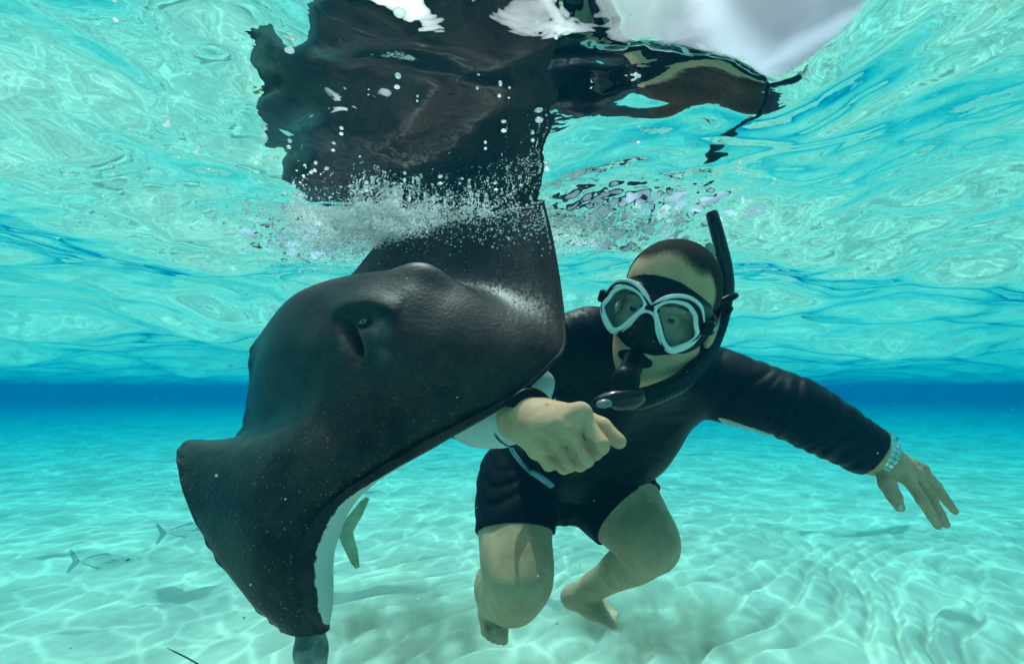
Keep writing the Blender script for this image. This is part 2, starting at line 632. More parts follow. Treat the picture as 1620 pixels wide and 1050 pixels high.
# curl of the front margin towards the viewer: (offset to the free edge in px x, y, depth) per column
LIP = [(-1, 1, .0005), (-1, 1, .0005), (-1, 1, .0005), (-1, 2, 0), (-2, 3, -.002), (-8, 5, -.010), (-28, 6, -.018), (-52, 24, -.024),
       (-56, 22, -.028), (-46, 10, -.026), (-14, 8, -.010)]
NS, NC, NL = 300, 240, 16
cols = []
for c, l in zip(COLS, LIP):
    P = np.array([[*p] for p in c], float)
    lim = P[0]
    mid_ = lim + np.array([l[0] * .42 + 2, l[1] * .42 + 1, l[2] * .85])
    edge = lim + np.array(l)
    chord = catmull(P, np.linspace(0, len(P) - 1, NC))
    lip = catmull(np.array([edge, mid_, lim, P[1]]), np.linspace(0, 2, NL + 1))[:-1]
    cols.append(np.concatenate([lip, chord]))
cols = np.array(cols)                                   # (11, NL+NC, 3) in px, py, depth
ts = np.linspace(0, len(COLS) - 1, NS)
G = catmull(cols, ts)
D3 = np.array(CAM)[None, None] + G[..., 2:3] * (np.array(FWD) + np.array(RIGHT) * ((G[..., 0:1] - 810) / FPX)
                                                - np.array(UP) * ((G[..., 1:2] - 525) / FPX))


def grid_normals(P):
    du = np.gradient(P, axis=0)
    dv = np.gradient(P, axis=1)
    n = np.cross(du, dv)
    return n / (np.linalg.norm(n, axis=-1, keepdims=True) + 1e-12)


NN = grid_normals(D3)
# normals towards the back of the ray (the side that faces the camera over the body)
if np.dot(NN[160, NL + 100], np.array(CAM) - D3[160, NL + 100]) < 0:
    NN = -NN


def put_bump(P, N, px, py, d, amp, rad, aniso=None, power=2.0):
    c = A((px, py, d))
    q = P - c
    if aniso is not None:
        ax, s = aniso
        a_ = np.array(ax, float)
        a_ /= np.linalg.norm(a_)
        along = (q @ a_)[..., None] * a_
        q = (q - along) + along / s
    r2 = (q ** 2).sum(-1) / rad ** 2
    return amp * np.exp(-r2 ** (power / 2))


D0, N0 = D3.copy(), NN.copy()
rgt, upv, fw = np.array(RIGHT), np.array(UP), np.array(FWD)
disp = np.zeros(D3.shape[:2])
disp += put_bump(D3, NN, 668, 425, .74, .017, .030, (rgt * .9 + upv * -.35, 1.7))        # hump over the far eye
uu = G[..., 0]
vv_ = G[..., 1]


def near_line(pts):
    """signed distance (px, + below/right of the line) and 0..1 position along a polyline drawn on the skin"""
    P = catmull(np.array(pts, float), np.linspace(0, len(pts) - 1, 40))
    best = np.full(uu.shape, 1e9)
    sgn = np.zeros(uu.shape)
    par = np.zeros(uu.shape)
    for k in range(39):
        a, b = P[k], P[k + 1]
        e = b - a
        t_ = np.clip(((uu - a[0]) * e[0] + (vv_ - a[1]) * e[1]) / (e @ e), 0, 1)
        dx, dy = uu - a[0] - t_ * e[0], vv_ - a[1] - t_ * e[1]
        d_ = np.hypot(dx, dy)
        cr = e[0] * dy - e[1] * dx
        mm = d_ < best
        best = np.where(mm, d_, best)
        sgn = np.where(mm, np.sign(cr), sgn)
        par = np.where(mm, (k + t_) / 39, par)
    return best * sgn, par


dist, par = near_line([(522, 503), (545, 491), (572, 485), (600, 488), (630, 502)])        # brow fold over the near eye
env = np.sin(math.pi * np.clip(par, 0, 1)) ** .7
disp += .0105 * env * np.where(dist < 0, np.exp(-(dist / 24) ** 2), np.exp(-(dist / 5.0) ** 2))
disp -= .0060 * np.exp(-(((uu - 576) / 24) ** 2 + ((vv_ - 509) / 11) ** 2))                # eye socket
dist, par = near_line([(549, 512), (557, 526), (564, 543), (566, 560)])                    # spiracle opening
env = np.sin(math.pi * np.clip(par * .92 + .04, 0, 1)) ** .5
PIT = 1.0 * env * np.where(dist < 0, np.exp(-(np.maximum(-dist - 4, 0) / 2.5) ** 2), np.exp(-(np.maximum(dist - 5, 0) / 5.0) ** 2))
disp -= .034 * env * np.where(dist < 0, np.exp(-(np.abs(dist) / 7.0) ** 3), np.exp(-(dist / 15.0) ** 2))
dist, par = near_line([(551, 508), (563, 522), (573, 536), (577, 549), (572, 565)])        # raised rim in front of it
env = np.sin(math.pi * np.clip(par, 0, 1)) ** .6
RIM = env * np.exp(-(dist / 2.6) ** 2)
disp += .0050 * env * np.exp(-(dist / 4.0) ** 2)
disp += put_bump(D3, NN, 604, 548, .655, .004, .020, (rgt * .5 - upv * .8, 1.6))
disp -= put_bump(D3, NN, 596, 585, .652, .006, .034)
disp += put_bump(D3, NN, 760, 500, .70, .005, .060, (rgt * .9 - upv * .45, 2.2))
disp += 0.0025 * fbm(uu / 70.0, vv_ / 70.0, 131, 2)
ci = np.arange(NS)[:, None] * np.ones((1, NL + NC))
cj = np.ones((NS, 1)) * np.arange(NL + NC)[None]
inlip = np.clip((cj - NL + 2) / 18.0, 0, 1)
D3 = D3 + NN * (disp * inlip)[..., None]
# rumpled free edge of the wing
edgew = np.exp(-(cj / 7.0) ** 2)
ruf = 0.002 * np.sin(ci * 0.4 + 2 * np.sin(ci * .1)) * edgew * np.clip((ci / (NS - 1) * 10 - 5.0), 0, 1)
D3 = D3 + upv * ruf[..., None] * 0.6 + rgt * ruf[..., None] * 0.5
rearw = np.exp(-((NL + NC - 1 - cj) / 9.0) ** 2)
D3 = D3 + NN * (0.0012 * np.sin(ci * 0.35 + 3 * np.sin(ci * .13)) * rearw)[..., None]

s_ = ci / (NS - 1)
c_ = np.clip((cj - 0.0) / (NL + NC - 1), 0, 1)
span = np.exp(-((s_ * 10 - 3.6) / 2.4) ** 2)
thick = 0.0015 + 0.0025 * np.clip(s_ * 10 - 4.5, 0, 1) + (0.012 + 0.085 * span) * np.clip(np.sin(math.pi * np.clip((cj - NL) / NC, 0, 1)), 0, 1) ** 0.8
thick *= np.clip(np.minimum(s_, 1 - s_) * 14, 0.25, 1)
NN = grid_normals(D3)
if np.dot(NN[160, NL + 100], np.array(CAM) - D3[160, NL + 100]) < 0:
    NN = -NN
V3 = np.where((cj > NL + 12)[..., None], D0 - N0 * (thick + .004)[..., None], D3 - NN * thick[..., None])
nr_, nc_ = D3.shape[:2]
verts = np.concatenate([D3.reshape(-1, 3), V3.reshape(-1, 3)])
Nn = nr_ * nc_
qi, qj = np.meshgrid(np.arange(nr_ - 1), np.arange(nc_ - 1), indexing='ij')
a_ = (qi * nc_ + qj).ravel()
q1 = np.stack([a_, a_ + nc_, a_ + nc_ + 1, a_ + 1], -1)
q2 = q1[:, ::-1] + Nn
ring = [i * nc_ for i in range(nr_)] + [(nr_ - 1) * nc_ + j for j in range(1, nc_)] + \
       [i * nc_ + nc_ - 1 for i in range(nr_ - 2, -1, -1)] + [j for j in range(nc_ - 2, 0, -1)]
ring = np.array(ring)
nx_ = np.roll(ring, -1)
q3 = np.stack([ring, nx_, nx_ + Nn, ring + Nn], -1)
faces = np.concatenate([q1, q2, q3])

# skin: charcoal back with pale flecks, cream belly with a dark ragged border along the margin
m, t, out = mat('ray_skin')
b = node(t, 'ShaderNodeBsdfPrincipled', i_Roughness=0.42)
b.inputs['Specular IOR Level'].default_value = 0.16
t.links.new(b.outputs[0], out.inputs['Surface'])
tc = node(t, 'ShaderNodeTexCoord')
at_e = node(t, 'ShaderNodeAttribute', attribute_name='belly')
n0 = node(t, 'ShaderNodeTexNoise', i_Scale=13.0, i_Detail=8.0, i_Roughness=0.72)
r0 = node(t, 'ShaderNodeValToRGB')
r0.color_ramp.elements[0].position = 0.38
r0.color_ramp.elements[1].position = 0.68
r0.color_ramp.elements[0].color = (0.010, 0.0070, 0.0062, 1)
r0.color_ramp.elements[1].color = (0.053, 0.037, 0.032, 1)
t.links.new(tc.outputs['Object'], n0.inputs['Vector'])
t.links.new(n0.outputs['Fac'], r0.inputs[0])
# flecks
vr = node(t, 'ShaderNodeTexVoronoi', feature='F1', i_Scale=240.0)
nw = node(t, 'ShaderNodeTexNoise', i_Scale=300.0, i_Detail=2.0)
vw_ = node(t, 'ShaderNodeVectorMath', operation='MULTIPLY_ADD')
vw_.inputs[1].default_value = (0.006, 0.006, 0.006)
t.links.new(tc.outputs['Object'], nw.inputs['Vector'])
t.links.new(nw.outputs['Color'], vw_.inputs[0])
t.links.new(tc.outputs['Object'], vw_.inputs[2])
t.links.new(vw_.outputs[0], vr.inputs['Vector'])
cm = node(t, 'ShaderNodeMath', operation='LESS_THAN')
t.links.new(vr.outputs['Distance'], cm.inputs[0])
n3 = node(t, 'ShaderNodeTexNoise', i_Scale=7.0, i_Detail=3.0)
t.links.new(tc.outputs['Object'], n3.inputs['Vector'])
sp = node(t, 'ShaderNodeSeparateColor')
t.links.new(vr.outputs['Color'], sp.inputs[0])
sz = node(t, 'ShaderNodeMath', operation='MULTIPLY_ADD', n1=0.32, n2=0.05)
t.links.new(sp.outputs[2], sz.inputs[0])
t.links.new(sz.outputs[0], cm.inputs[1])
cm2 = node(t, 'ShaderNodeMath', operation='GREATER_THAN', n1=0.42)
t.links.new(sp.outputs[0], cm2.inputs[0])
at_f = node(t, 'ShaderNodeAttribute', attribute_name='fleck')
ml = node(t, 'ShaderNodeMath', operation='MULTIPLY')
ml2 = node(t, 'ShaderNodeMath', operation='MULTIPLY')
ml3 = node(t, 'ShaderNodeMath', operation='MULTIPLY')
t.links.new(cm.outputs[0], ml.inputs[0])
t.links.new(cm2.outputs[0], ml.inputs[1])
t.links.new(ml.outputs[0], ml2.inputs[0])
t.links.new(sp.outputs[1], ml2.inputs[1])
t.links.new(ml2.outputs[0], ml3.inputs[0])
t.links.new(at_f.outputs['Fac'], ml3.inputs[1])
mixf = node(t, 'ShaderNodeMix', data_type='RGBA')
mixf.inputs['B'].default_value = (0.20, 0.165, 0.12, 1)
t.links.new(ml3.outputs[0], mixf.inputs['Factor'])
t.links.new(r0.outputs[0], mixf.inputs['A'])
# pale patch round the eye and spiracle
at_p = node(t, 'ShaderNodeAttribute', attribute_name='pale')
mixp = node(t, 'ShaderNodeMix', data_type='RGBA')
mixp.inputs['B'].default_value = (0.15, 0.17, 0.16, 1)
n5 = node(t, 'ShaderNodeTexNoise', i_Scale=60.0, i_Detail=4.0)
t.links.new(tc.outputs['Object'], n5.inputs['Vector'])
mp5 = node(t, 'ShaderNodeMapRange', n1=0.35, n2=0.6, n3=0.2, n4=1.0)
t.links.new(n5.outputs['Fac'], mp5.inputs[0])
mlp = node(t, 'ShaderNodeMath', operation='MULTIPLY')
t.links.new(mp5.outputs[0], mlp.inputs[0])
t.links.new(at_p.outputs['Fac'], mlp.inputs[1])
t.links.new(mlp.outputs[0], mixp.inputs['Factor'])
t.links.new(mixf.outputs['Result'], mixp.inputs['A'])
# dark lining of the spiracle
at_h = node(t, 'ShaderNodeAttribute', attribute_name='pit')
mixh = node(t, 'ShaderNodeMix', data_type='RGBA')
mixh.inputs['B'].default_value = (0.002, 0.002, 0.002, 1)
t.links.new(at_h.outputs['Fac'], mixh.inputs['Factor'])
t.links.new(mixp.outputs['Result'], mixh.inputs['A'])
# belly with ragged border
n4 = node(t, 'ShaderNodeTexNoise', i_Scale=95.0, i_Detail=4.0, i_Roughness=0.7)
t.links.new(tc.outputs['Object'], n4.inputs['Vector'])
ma = node(t, 'ShaderNodeMath', operation='MULTIPLY_ADD', n1=0.22, n2=-0.11)
t.links.new(n4.outputs['Fac'], ma.inputs[0])
ad = node(t, 'ShaderNodeMath', operation='ADD')
t.links.new(ma.outputs[0], ad.inputs[0])
t.links.new(at_e.outputs['Fac'], ad.inputs[1])
st = node(t, 'ShaderNodeMapRange', n1=0.50, n2=0.53)
t.links.new(ad.outputs[0], st.inputs[0])
mixb = node(t, 'ShaderNodeMix', data_type='RGBA')
mixb.inputs['B'].default_value = (0.62, 0.60, 0.55, 1)
t.links.new(st.outputs[0], mixb.inputs['Factor'])
t.links.new(mixh.outputs['Result'], mixb.inputs['A'])
t.links.new(mixb.outputs['Result'], b.inputs['Base Color'])
n6 = node(t, 'ShaderNodeTexNoise', i_Scale=130.0, i_Detail=5.0, i_Roughness=0.65)
t.links.new(tc.outputs['Object'], n6.inputs['Vector'])
bp = node(t, 'ShaderNodeBump', i_Strength=0.42, i_Distance=0.0025)
t.links.new(n6.outputs['Fac'], bp.inputs['Height'])
t.links.new(bp.outputs[0], b.inputs['Normal'])
RAYSKIN = m

ray = empty('stingray', at(560, 620, .72))
tag(ray, 'large dark stingray rearing up beside the snorkeller, one wing hanging down', 'stingray')
bpy.context.view_layer.update()
rl = np.array(ray.location)
body = mesh_obj('body', verts - rl, faces, RAYSKIN, ray)
body.cycles.shadow_terminator_geometry_offset = 0.3
body.cycles.shadow_terminator_offset = 0.15
e1 = np.zeros((nr_, nc_))
e2 = np.clip(cj / (NL * 0.85), 0, 1) * np.clip((nc_ - 1 - cj) / 18.0, 0, 1) * np.clip((nr_ - 1 - ci) / 8.0, 0, 1) * np.clip(ci / 12.0, 0, 1)
# towards the tip the border is narrower
e2 = np.where(cj <= NL + 3, e2 * (0.25 + 0.75 * np.clip((s_ * 10 - 5.6) / 1.3, 0, 1)), e2)
pale = .8 * np.exp(-(((uu - 598) / 17) ** 2 + ((vv_ - 520) / 14) ** 2)) + .5 * np.exp(-(((uu - 607) / 10) ** 2 + ((vv_ - 555) / 20) ** 2)) + .5 * np.exp(-(((uu - 541) / 6) ** 2 + ((vv_ - 537) / 16) ** 2)) + .8 * RIM
fleck = np.clip((vv_ - 480) / 300.0, 0.12, 1.0) * np.clip(cj - NL + 1, 0, 1)
for nm, aa in (('belly', np.concatenate([e1.ravel(), e2.ravel()])), ('pale', np.concatenate([np.clip(pale, 0, 1).ravel(), e1.ravel()])),
               ('fleck', np.concatenate([fleck.ravel(), e1.ravel()])), ('pit', np.concatenate([PIT.ravel(), e1.ravel()]))):
    atr = body.data.attributes.new(nm, 'FLOAT', 'POINT')
    atr.data.foreach_set('value', aa.astype(np.float32))


def on_back(px, py):
    """point and normal of the ray's back nearest to a photograph pixel"""
    k = np.argmin((uu - px) ** 2 + (vv_ - py) ** 2 + (cj < NL) * 1e6)
    i, j = np.unravel_index(k, uu.shape)
    return D3[i, j], NN[i, j]


# near eye: dark lid rim, olive iris, slit pupil
p, n = on_back(573, 507)
m_lid = principled('ray_eyelid', (0.02, 0.02, 0.02), 0.4)
m_iris = principled('ray_iris', (0.22, 0.19, 0.08), 0.15, 0.2, vary=0.6, scale=300)
m_pup = principled('ray_pupil', (0.004, 0.004, 0.004), 0.1, 0.2)
ex_ = rgt - n * (rgt @ n) - upv * .15
ex_ /= np.linalg.norm(ex_)
ex_ -= n * (ex_ @ n)
ex_ /= np.linalg.norm(ex_)
M3 = np.array([ex_, np.cross(n, ex_), n]).T
f_ = Field(p - .03, p + .03, .0011)
f_.ell(p + n * .001, (.0135, .0082, .0070), M3, .002)
f_.ell(p + n * .0095, (.0098, .0050, .006), M3, .001, sub=True)
eye = field_obj('eye', f_, m_lid, ray)
eye.location = -Vector(rl)
f_ = Field(p - .03, p + .03, .0010)
f_.ell(p + n * .002, (.0100, .0062, .0045), M3, .001)
iris = field_obj('iris', f_, m_iris, eye)
f_ = Field(p - .03, p + .03, .0008)
f_.ell(p + n * .0060 + ex_ * .001, (.0035, .0020, .0014), M3, .0005)
field_obj('pupil', f_, m_pup, eye)
# whip tail, trailing away behind the body
o = tube('tail', [at(425, 590, 1.0), at(455, 600, 1.12), at(500, 610, 1.30), at(560, 620, 1.55), at(600, 640, 1.8)],
         [.035, .026, .018, .011, .004], RAYSKIN, ray, 12, 8)
o.location = -Vector(rl)
# pale underside of the wing tip that hangs below the frame edge
m_tip = principled('ray_belly', (0.42, 0.40, 0.37), 0.5, 0.08, col2=(0.10, 0.10, 0.10), scale=26)
f_ = Field(np.array(at(490, 1040, .56)) - .12, np.array(at(490, 1040, .56)) + .12, .0025)
f_.chain([(A((497, 985, .575)), .012), (A((494, 1030, .575)), .017), (A((500, 1075, .575)), .013), (A((506, 1110, .58)), .006)], .01)
f_.chain([(A((475, 990, .58)), .006), (A((482, 1030, .58)), .008), (A((492, 1075, .58)), .008)], .014)
o = field_obj('wing_tip_underside', f_, m_tip, ray, 2)
o.location = -Vector(rl)


# ------------------------------------------------------------------ the snorkeller
def merge_meshes(parts):
    vs, fs, n = [], [], 0
    for v_, f_ in parts:
        vs.append(v_)
        fs.append(f_ + n)
        n += len(v_)
    return np.concatenate(vs), np.concatenate(fs)


def skin_material(name='skin', base=(0.72, 0.44, 0.28), base2=(0.55, 0.29, 0.17)):
    m, t, out = mat(name)
    b = node(t, 'ShaderNodeBsdfPrincipled', i_Roughness=0.55)
    b.inputs['Specular IOR Level'].default_value = 0.10
    b.inputs['Subsurface Weight'].default_value = 0.05
    b.inputs['Subsurface Radius'].default_value = (0.010, 0.004, 0.002)
    b.inputs['Subsurface Scale'].default_value = 0.5
    tc = node(t, 'ShaderNodeTexCoord')
    n1 = node(t, 'ShaderNodeTexNoise', i_Scale=16.0, i_Detail=6.0, i_Roughness=0.65)
    rp = node(t, 'ShaderNodeValToRGB')
    rp.color_ramp.elements[0].position = 0.32
    rp.color_ramp.elements[1].position = 0.68
    rp.color_ramp.elements[0].color = (*base2, 1)
    rp.color_ramp.elements[1].color = (*base, 1)
    n2 = node(t, 'ShaderNodeTexNoise', i_Scale=260.0, i_Detail=4.0, i_Roughness=0.6)
    n3 = node(t, 'ShaderNodeTexNoise', i_Scale=45.0, i_Detail=3.0)
    ad = node(t, 'ShaderNodeMath', operation='ADD')
    bp = node(t, 'ShaderNodeBump', i_Strength=0.35, i_Distance=0.002)
    for n_ in (n1, n2, n3):
        t.links.new(tc.outputs['Object'], n_.inputs['Vector'])
    t.links.new(n1.outputs['Fac'], rp.inputs[0])
    t.links.new(rp.outputs[0], b.inputs['Base Color'])
    t.links.new(n2.outputs['Fac'], ad.inputs[0])
    t.links.new(n3.outputs['Fac'], ad.inputs[1])
    t.links.new(ad.outputs[0], bp.inputs['Height'])
    t.links.new(bp.outputs[0], b.inputs['Normal'])
    t.links.new(b.outputs[0], out.inputs['Surface'])
    return m


SKIN = skin_material()
NEO = principled('black_neoprene', (0.0055, 0.006, 0.007), 0.6, 0.05, vary=0.5, scale=30, bump=0.25, bscale=160, bdist=0.002)
LYC = principled('black_lycra', (0.006, 0.007, 0.0095), 0.45, 0.10, vary=0.5, scale=14, bump=0.3, bscale=110, bdist=0.002)
WHITEFAB = principled('white_fabric', (0.62, 0.66, 0.68), 0.7, 0.06, vary=0.18, scale=18, bump=0.3, bscale=120, bdist=0.002)
STITCH = principled('dark_stitching', (0.05, 0.06, 0.08), 0.7)
RUBBER = principled('black_rubber', (0.008, 0.008, 0.009), 0.38, 0.12, vary=0.4, scale=40)
GLOSSBLK = principled('gloss_black_plastic', (0.006, 0.006, 0.007), 0.12, 0.3)
WHITEPL = principled('white_plastic', (0.78, 0.80, 0.80), 0.3, 0.15, vary=0.06, scale=30)
SKIRTIN = principled('grey_silicone', (0.30, 0.36, 0.36), 0.4, 0.1, vary=0.2, scale=20)
STEEL = principled('brushed_steel', (0.72, 0.73, 0.74), 0.22, 0.5, metal=1.0, vary=0.25, scale=120)
HAIR = principled('short_brown_hair', (0.060, 0.040, 0.022), 0.75, 0.06, col2=(0.020, 0.013, 0.008), scale=420, bump=0.9, bscale=700, bdist=0.002)
NAIL = principled('fingernail', (0.66, 0.52, 0.44), 0.3, 0.15)

# cropped hair thins out towards the hairline
HAIRSOFT = HAIR.copy()
t = HAIRSOFT.node_tree
bs = [n_ for n_ in t.nodes if n_.type == 'BSDF_PRINCIPLED'][0]
ot = [n_ for n_ in t.nodes if n_.type == 'OUTPUT_MATERIAL'][0]
ha = node(t, 'ShaderNodeAttribute', attribute_name='hairline')
hn = node(t, 'ShaderNodeTexNoise', i_Scale=420.0, i_Detail=2.0)
tcn = node(t, 'ShaderNodeTexCoord')
hm = node(t, 'ShaderNodeMath', operation='MULTIPLY_ADD', n1=1.3, n2=-0.95)
hm2 = node(t, 'ShaderNodeMath', operation='MULTIPLY_ADD', n1=1.4)
htr = node(t, 'ShaderNodeBsdfTransparent')
hmx = node(t, 'ShaderNodeMixShader')
t.links.new(tcn.outputs['Object'], hn.inputs['Vector'])
t.links.new(hn.outputs['Fac'], hm.inputs[0])
t.links.new(ha.outputs['Fac'], hm2.inputs[0])
t.links.new(hm.outputs[0], hm2.inputs[2])
hm2.use_clamp = True
t.links.new(hm2.outputs[0], hmx.inputs[0])
t.links.new(htr.outputs[0], hmx.inputs[1])
t.links.new(bs.outputs[0], hmx.inputs[2])
t.links.new(hmx.outputs[0], ot.inputs['Surface'])

man = empty('person', at(885, 765, 1.2))
tag(man, 'snorkeller in black long-sleeved swim top and black shorts swimming beside the stingray', 'person')
ml_ = -Vector(man.location)


def child(o):
    o.location = ml_
    return o


def S(px, py, d, r):
    return (A((px, py, d)), r)


# --- head frame: X to the viewer's right, Y up the face, Z out of the face
F_ = np.array((-math.sin(R(31)), -0.06, math.cos(R(31))))          # in (right, up, towards viewer)
F_ /= np.linalg.norm(F_)
U_ = np.array((math.sin(R(21)), math.cos(R(21)), 0.0))
U_ -= F_ * (U_ @ F_)
U_ /= np.linalg.norm(U_)
X_ = np.cross(U_, F_)
CAMB = np.array([rgt, upv, -fw])                                    # rows: camera axes in world
HX, HY, HZ = X_ @ CAMB, U_ @ CAMB, F_ @ CAMB
HM = np.array([HX, HY, HZ]).T
HO = A((1024, 499, .725)) - .112 * HZ


def H(x, y, z):
    return HO + HX * x + HY * y + HZ * z


NECK = A((1035, 585, .93))
# head, fine grid
fh = Field(H(0, 0, 0) - .19, H(0, 0, 0) + .19, .0028)
fh.ell(H(0, .040, -.018), (.0765, .086, .097), HM, .02)
fh.ell(H(0, .055, .018), (.066, .062, .066), HM, .03)
fh.ell(H(0, -.035, .030), (.062, .078, .058), HM, .03)
fh.ell(H(0, -.068, .052), (.043, .042, .040), HM, .02)
fh.cone(H(-.050, -.052, .0), H(-.012, -.100, .066), .026, .020, .025)
fh.cone(H(.050, -.052, .0), H(.012, -.100, .066), .026, .020, .025)
fh.ell(H(0, -.100, .074), (.020, .016, .015), HM, .015)
for sx in (-1, 1):
    fh.ell(H(sx * .044, -.026, .058), (.022, .017, .018), HM, .02)
    fh.cone(H(sx * .012, .024, .082), H(sx * .048, .022, .064), .010, .009, .014)
    fh.ell(H(sx * .032, .002, .090), (.017, .012, .014), HM, .010, sub=True)
    fh.ell(H(sx * .082, -.008, -.012), (.009, .030, .018), HM, .006)
    fh.ell(H(sx * .090, -.006, -.008), (.006, .018, .010), HM, .004, sub=True)
    fh.ell(H(sx * .032, .001, .0745), (.0150, .0135, .0135), HM, .003)
    fh.ell(H(sx * .032, -.0005, .0900), (.0125, .0034, .0085), HM, .002, sub=True)
fh.cone(H(0, .012, .088), H(0, -.030, .108), .009, .014, .012)
fh.cone(H(-.012, -.034, .098), H(.012, -.034, .098), .010, .010, .008)
fh.ell(H(0, -.066, .092), (.026, .008, .010), HM, .006)
fh.ell(H(0, -.080, .090), (.022, .008, .010), HM, .006)
fh.cone(H(0, -.03, -.03), NECK, .056, .058, .03)
# hands, fine grids
W1 = A((818, 660, .668))
lo = np.minimum(W1, A((985, 740, .58))) - .10
hi = np.maximum(W1, A((985, 640, .70))) + .10
f1 = Field(lo, hi, .0021)
f1.chain([(A((770, 650, .76)), .030), (W1, .029), (A((850, 672, .635)), .027)], .02)
mcp = [(918, 655, .600), (896, 676, .592), (872, 695, .597), (851, 710, .612)]
pip = [(949, 704, .578), (926, 724, .576), (900, 732, .582), (874, 730, .596)]
dip = [(940, 716, .600), (917, 733, .598), (892, 738, .604), (868, 735, .616)]
tip = [(915, 704, .618), (895, 718, .616), (874, 724, .622), (855, 722, .630)]
rad = [.0122, .0122, .0116, .0104]
for a, r in zip(mcp, rad):
    f1.cone(A((838, 666, .645)), A(a), .022, r + .0030, .020)
f1.ell(A((868, 677, .612)), (.028, .027, .020), None, .02)
for a, b, c, d_, r in zip(mcp, pip, dip, tip, rad):
    f1.chain([(A(a), r + .0018), (A(((a[0] + b[0]) / 2, (a[1] + b[1]) / 2, (a[2] + b[2]) / 2)), r - .0012), (A(b), r)], .0012)
    f1.chain([(A(b), r), (A(c), r - .002), (A(d_), r - .003)], .0022)
    f1.ell(A(a), (r + .0032,) * 3, None, .005)
f1.chain([(A((862, 650, .645)), .018), (A((915, 660, .635)), .016), (A((952, 676, .618)), .0125), (A((979, 698, .604)), .0098)], .006)
for i in range(3):                                                      # grooves between the curled fingers
    ma_ = (np.array(mcp[i]) + np.array(mcp[i + 1])) / 2
    pa_ = (np.array(pip[i]) + np.array(pip[i + 1])) / 2
    g0, g1, g2 = ma_ + (pa_ - ma_) * .30, ma_ + (pa_ - ma_) * .75, pa_ + (pa_ - ma_) * .25
    f1.chain([(A(g0 - np.array((0, 0, .0120))), .0036), (A(g1 - np.array((0, 0, .0080))), .0050), (A(g2 - np.array((0, 0, .0035))), .0056)], .004, sub=True)
    kd = (np.array(mcp[i]) + np.array(mcp[i + 1])) / 2 - np.array((5, 3, .0205))
    f1.ell(A(kd), (.006, .006, .006), None, .010, sub=True)
# open hand
W2 = A((1388, 722, .90))
lo = np.minimum(A((1370, 700, .84)), A((1520, 840, .96))) - .07
hi = np.maximum(A((1370, 700, .84)), A((1520, 840, .96))) + .07
lo, hi = np.minimum(lo, hi), np.maximum(lo, hi)
f2 = Field(lo, hi, .0019)
f2.chain([(A((1365, 706, .905)), .026), (A((1392, 722, .90)), .0255), (A((1405, 732, .897)), .027)], .02)
kn = [(1436, 757, .868), (1447, 748, .880), (1455, 743, .896), (1459, 742, .915)]
k2 = [(1459, 791, .850), (1473, 789, .866), (1483, 774, .890), (1482, 768, .916)]
k3 = [(1474, 815, .848), (1487, 813, .864), (1499, 794, .888), (1494, 785, .916)]
k4 = [(1483, 831, .850), (1496, 829, .866), (1510, 808, .888), (1502, 798, .916)]
rr2 = [.0092, .0094, .0088, .0078]
for a, r in zip(kn, rr2):
    f2.cone(A((1402, 730, .897)), A(a), .023, r + .003, .016)
for a, b, c, d_, r in zip(kn, k2, k3, k4, rr2):
    f2.chain([(A(a), r + .0015), (A(b), r), (A(c), r - .0008), (A(d_), r - .0022)], .0025)
    f2.ell(A(b), (r + .0008,) * 3, None, .003)
    f2.ell(A(a), (r + .0025,) * 3, None, .006)
f2.chain([(A((1398, 738, .885)), .0175), (A((1404, 766, .862)), .0125), (A((1414, 784, .852)), .0102), (A((1423, 802, .846)), .0086)], .010)
f2.ell(A((1404, 766, .862)), (.0132,) * 3, None, .004)
f2.ell(A((1415, 785, .852)), (.0112,) * 3, None, .004)
for (a, b) in ((kn[0], kn[1]), (kn[1], kn[2]), (kn[2], kn[3])):                      # hollows between the knuckles
    q = A(((a[0] + b[0]) / 2 - 2, (a[1] + b[1]) / 2 - 8, (a[2] + b[2]) / 2))
    f2.ell(q, (.004, .004, .004), None, .008, sub=True)


# trunk, arms and legs, one coarser grid
def lerp3(a, b, s=.5):
    return tuple(x + (y - x) * s for x, y in zip(a, b))


SH_L, EL_L = (930, 540, .945), (712, 640, .945)
SH_R, EL_R, WR_R = (1108, 598, 1.08), (1258, 646, .945), (1388, 722, .90)
arm_l = [S(*SH_L, .060), S(*lerp3(SH_L, EL_L, .5), .052), S(*EL_L, .046)]
fore_l = [S(*EL_L, .046), S(*lerp3(EL_L, (828, 662, .660), .4), .044), S(812, 652, .675, .031)]
arm_r = [S(*SH_R, .060), S(*lerp3(SH_R, EL_R, .3), .058), S(*lerp3(SH_R, EL_R, .7), .048), S(*EL_R, .042)]
fore_r = [S(*EL_R, .042), S(*lerp3(EL_R, WR_R, .35), .040), S(*lerp3(EL_R, WR_R, .75), .030), S(*WR_R, .027)]
TORSO = [
    [S(965, 590, 1.00, .105), S(900, 690, 1.12, .105), S(870, 735, 1.18, .100)],
    [S(1050, 610, 1.07, .100), S(985, 680, 1.14, .110), S(930, 735, 1.19, .105)],
    [S(940, 545, .96, .062), S(1020, 560, 1.00, .085), S(1100, 597, 1.07, .064)],
]
HIPL, KNL, ANL = (822, 755, 1.20), (822, 918, .965), (779, 958, 1.33)
HIPR, KNR, ANR = (955, 768, 1.21), (1031, 861, 1.015), (932, 930, 1.33)
leg_l = [S(*HIPL, .090), S(815, 820, 1.10, .072), S(817, 880, 1.02, .062), S(*KNL, .055)]
shin_l = [S(*KNL, .058), S(812, 940, 1.05, .057), S(797, 938, 1.13, .056), S(786, 948, 1.24, .040), S(*ANL, .034)]
leg_r = [S(*HIPR, .092), S(985, 803, 1.14, .080), S(1015, 842, 1.07, .058), S(*KNR, .047)]
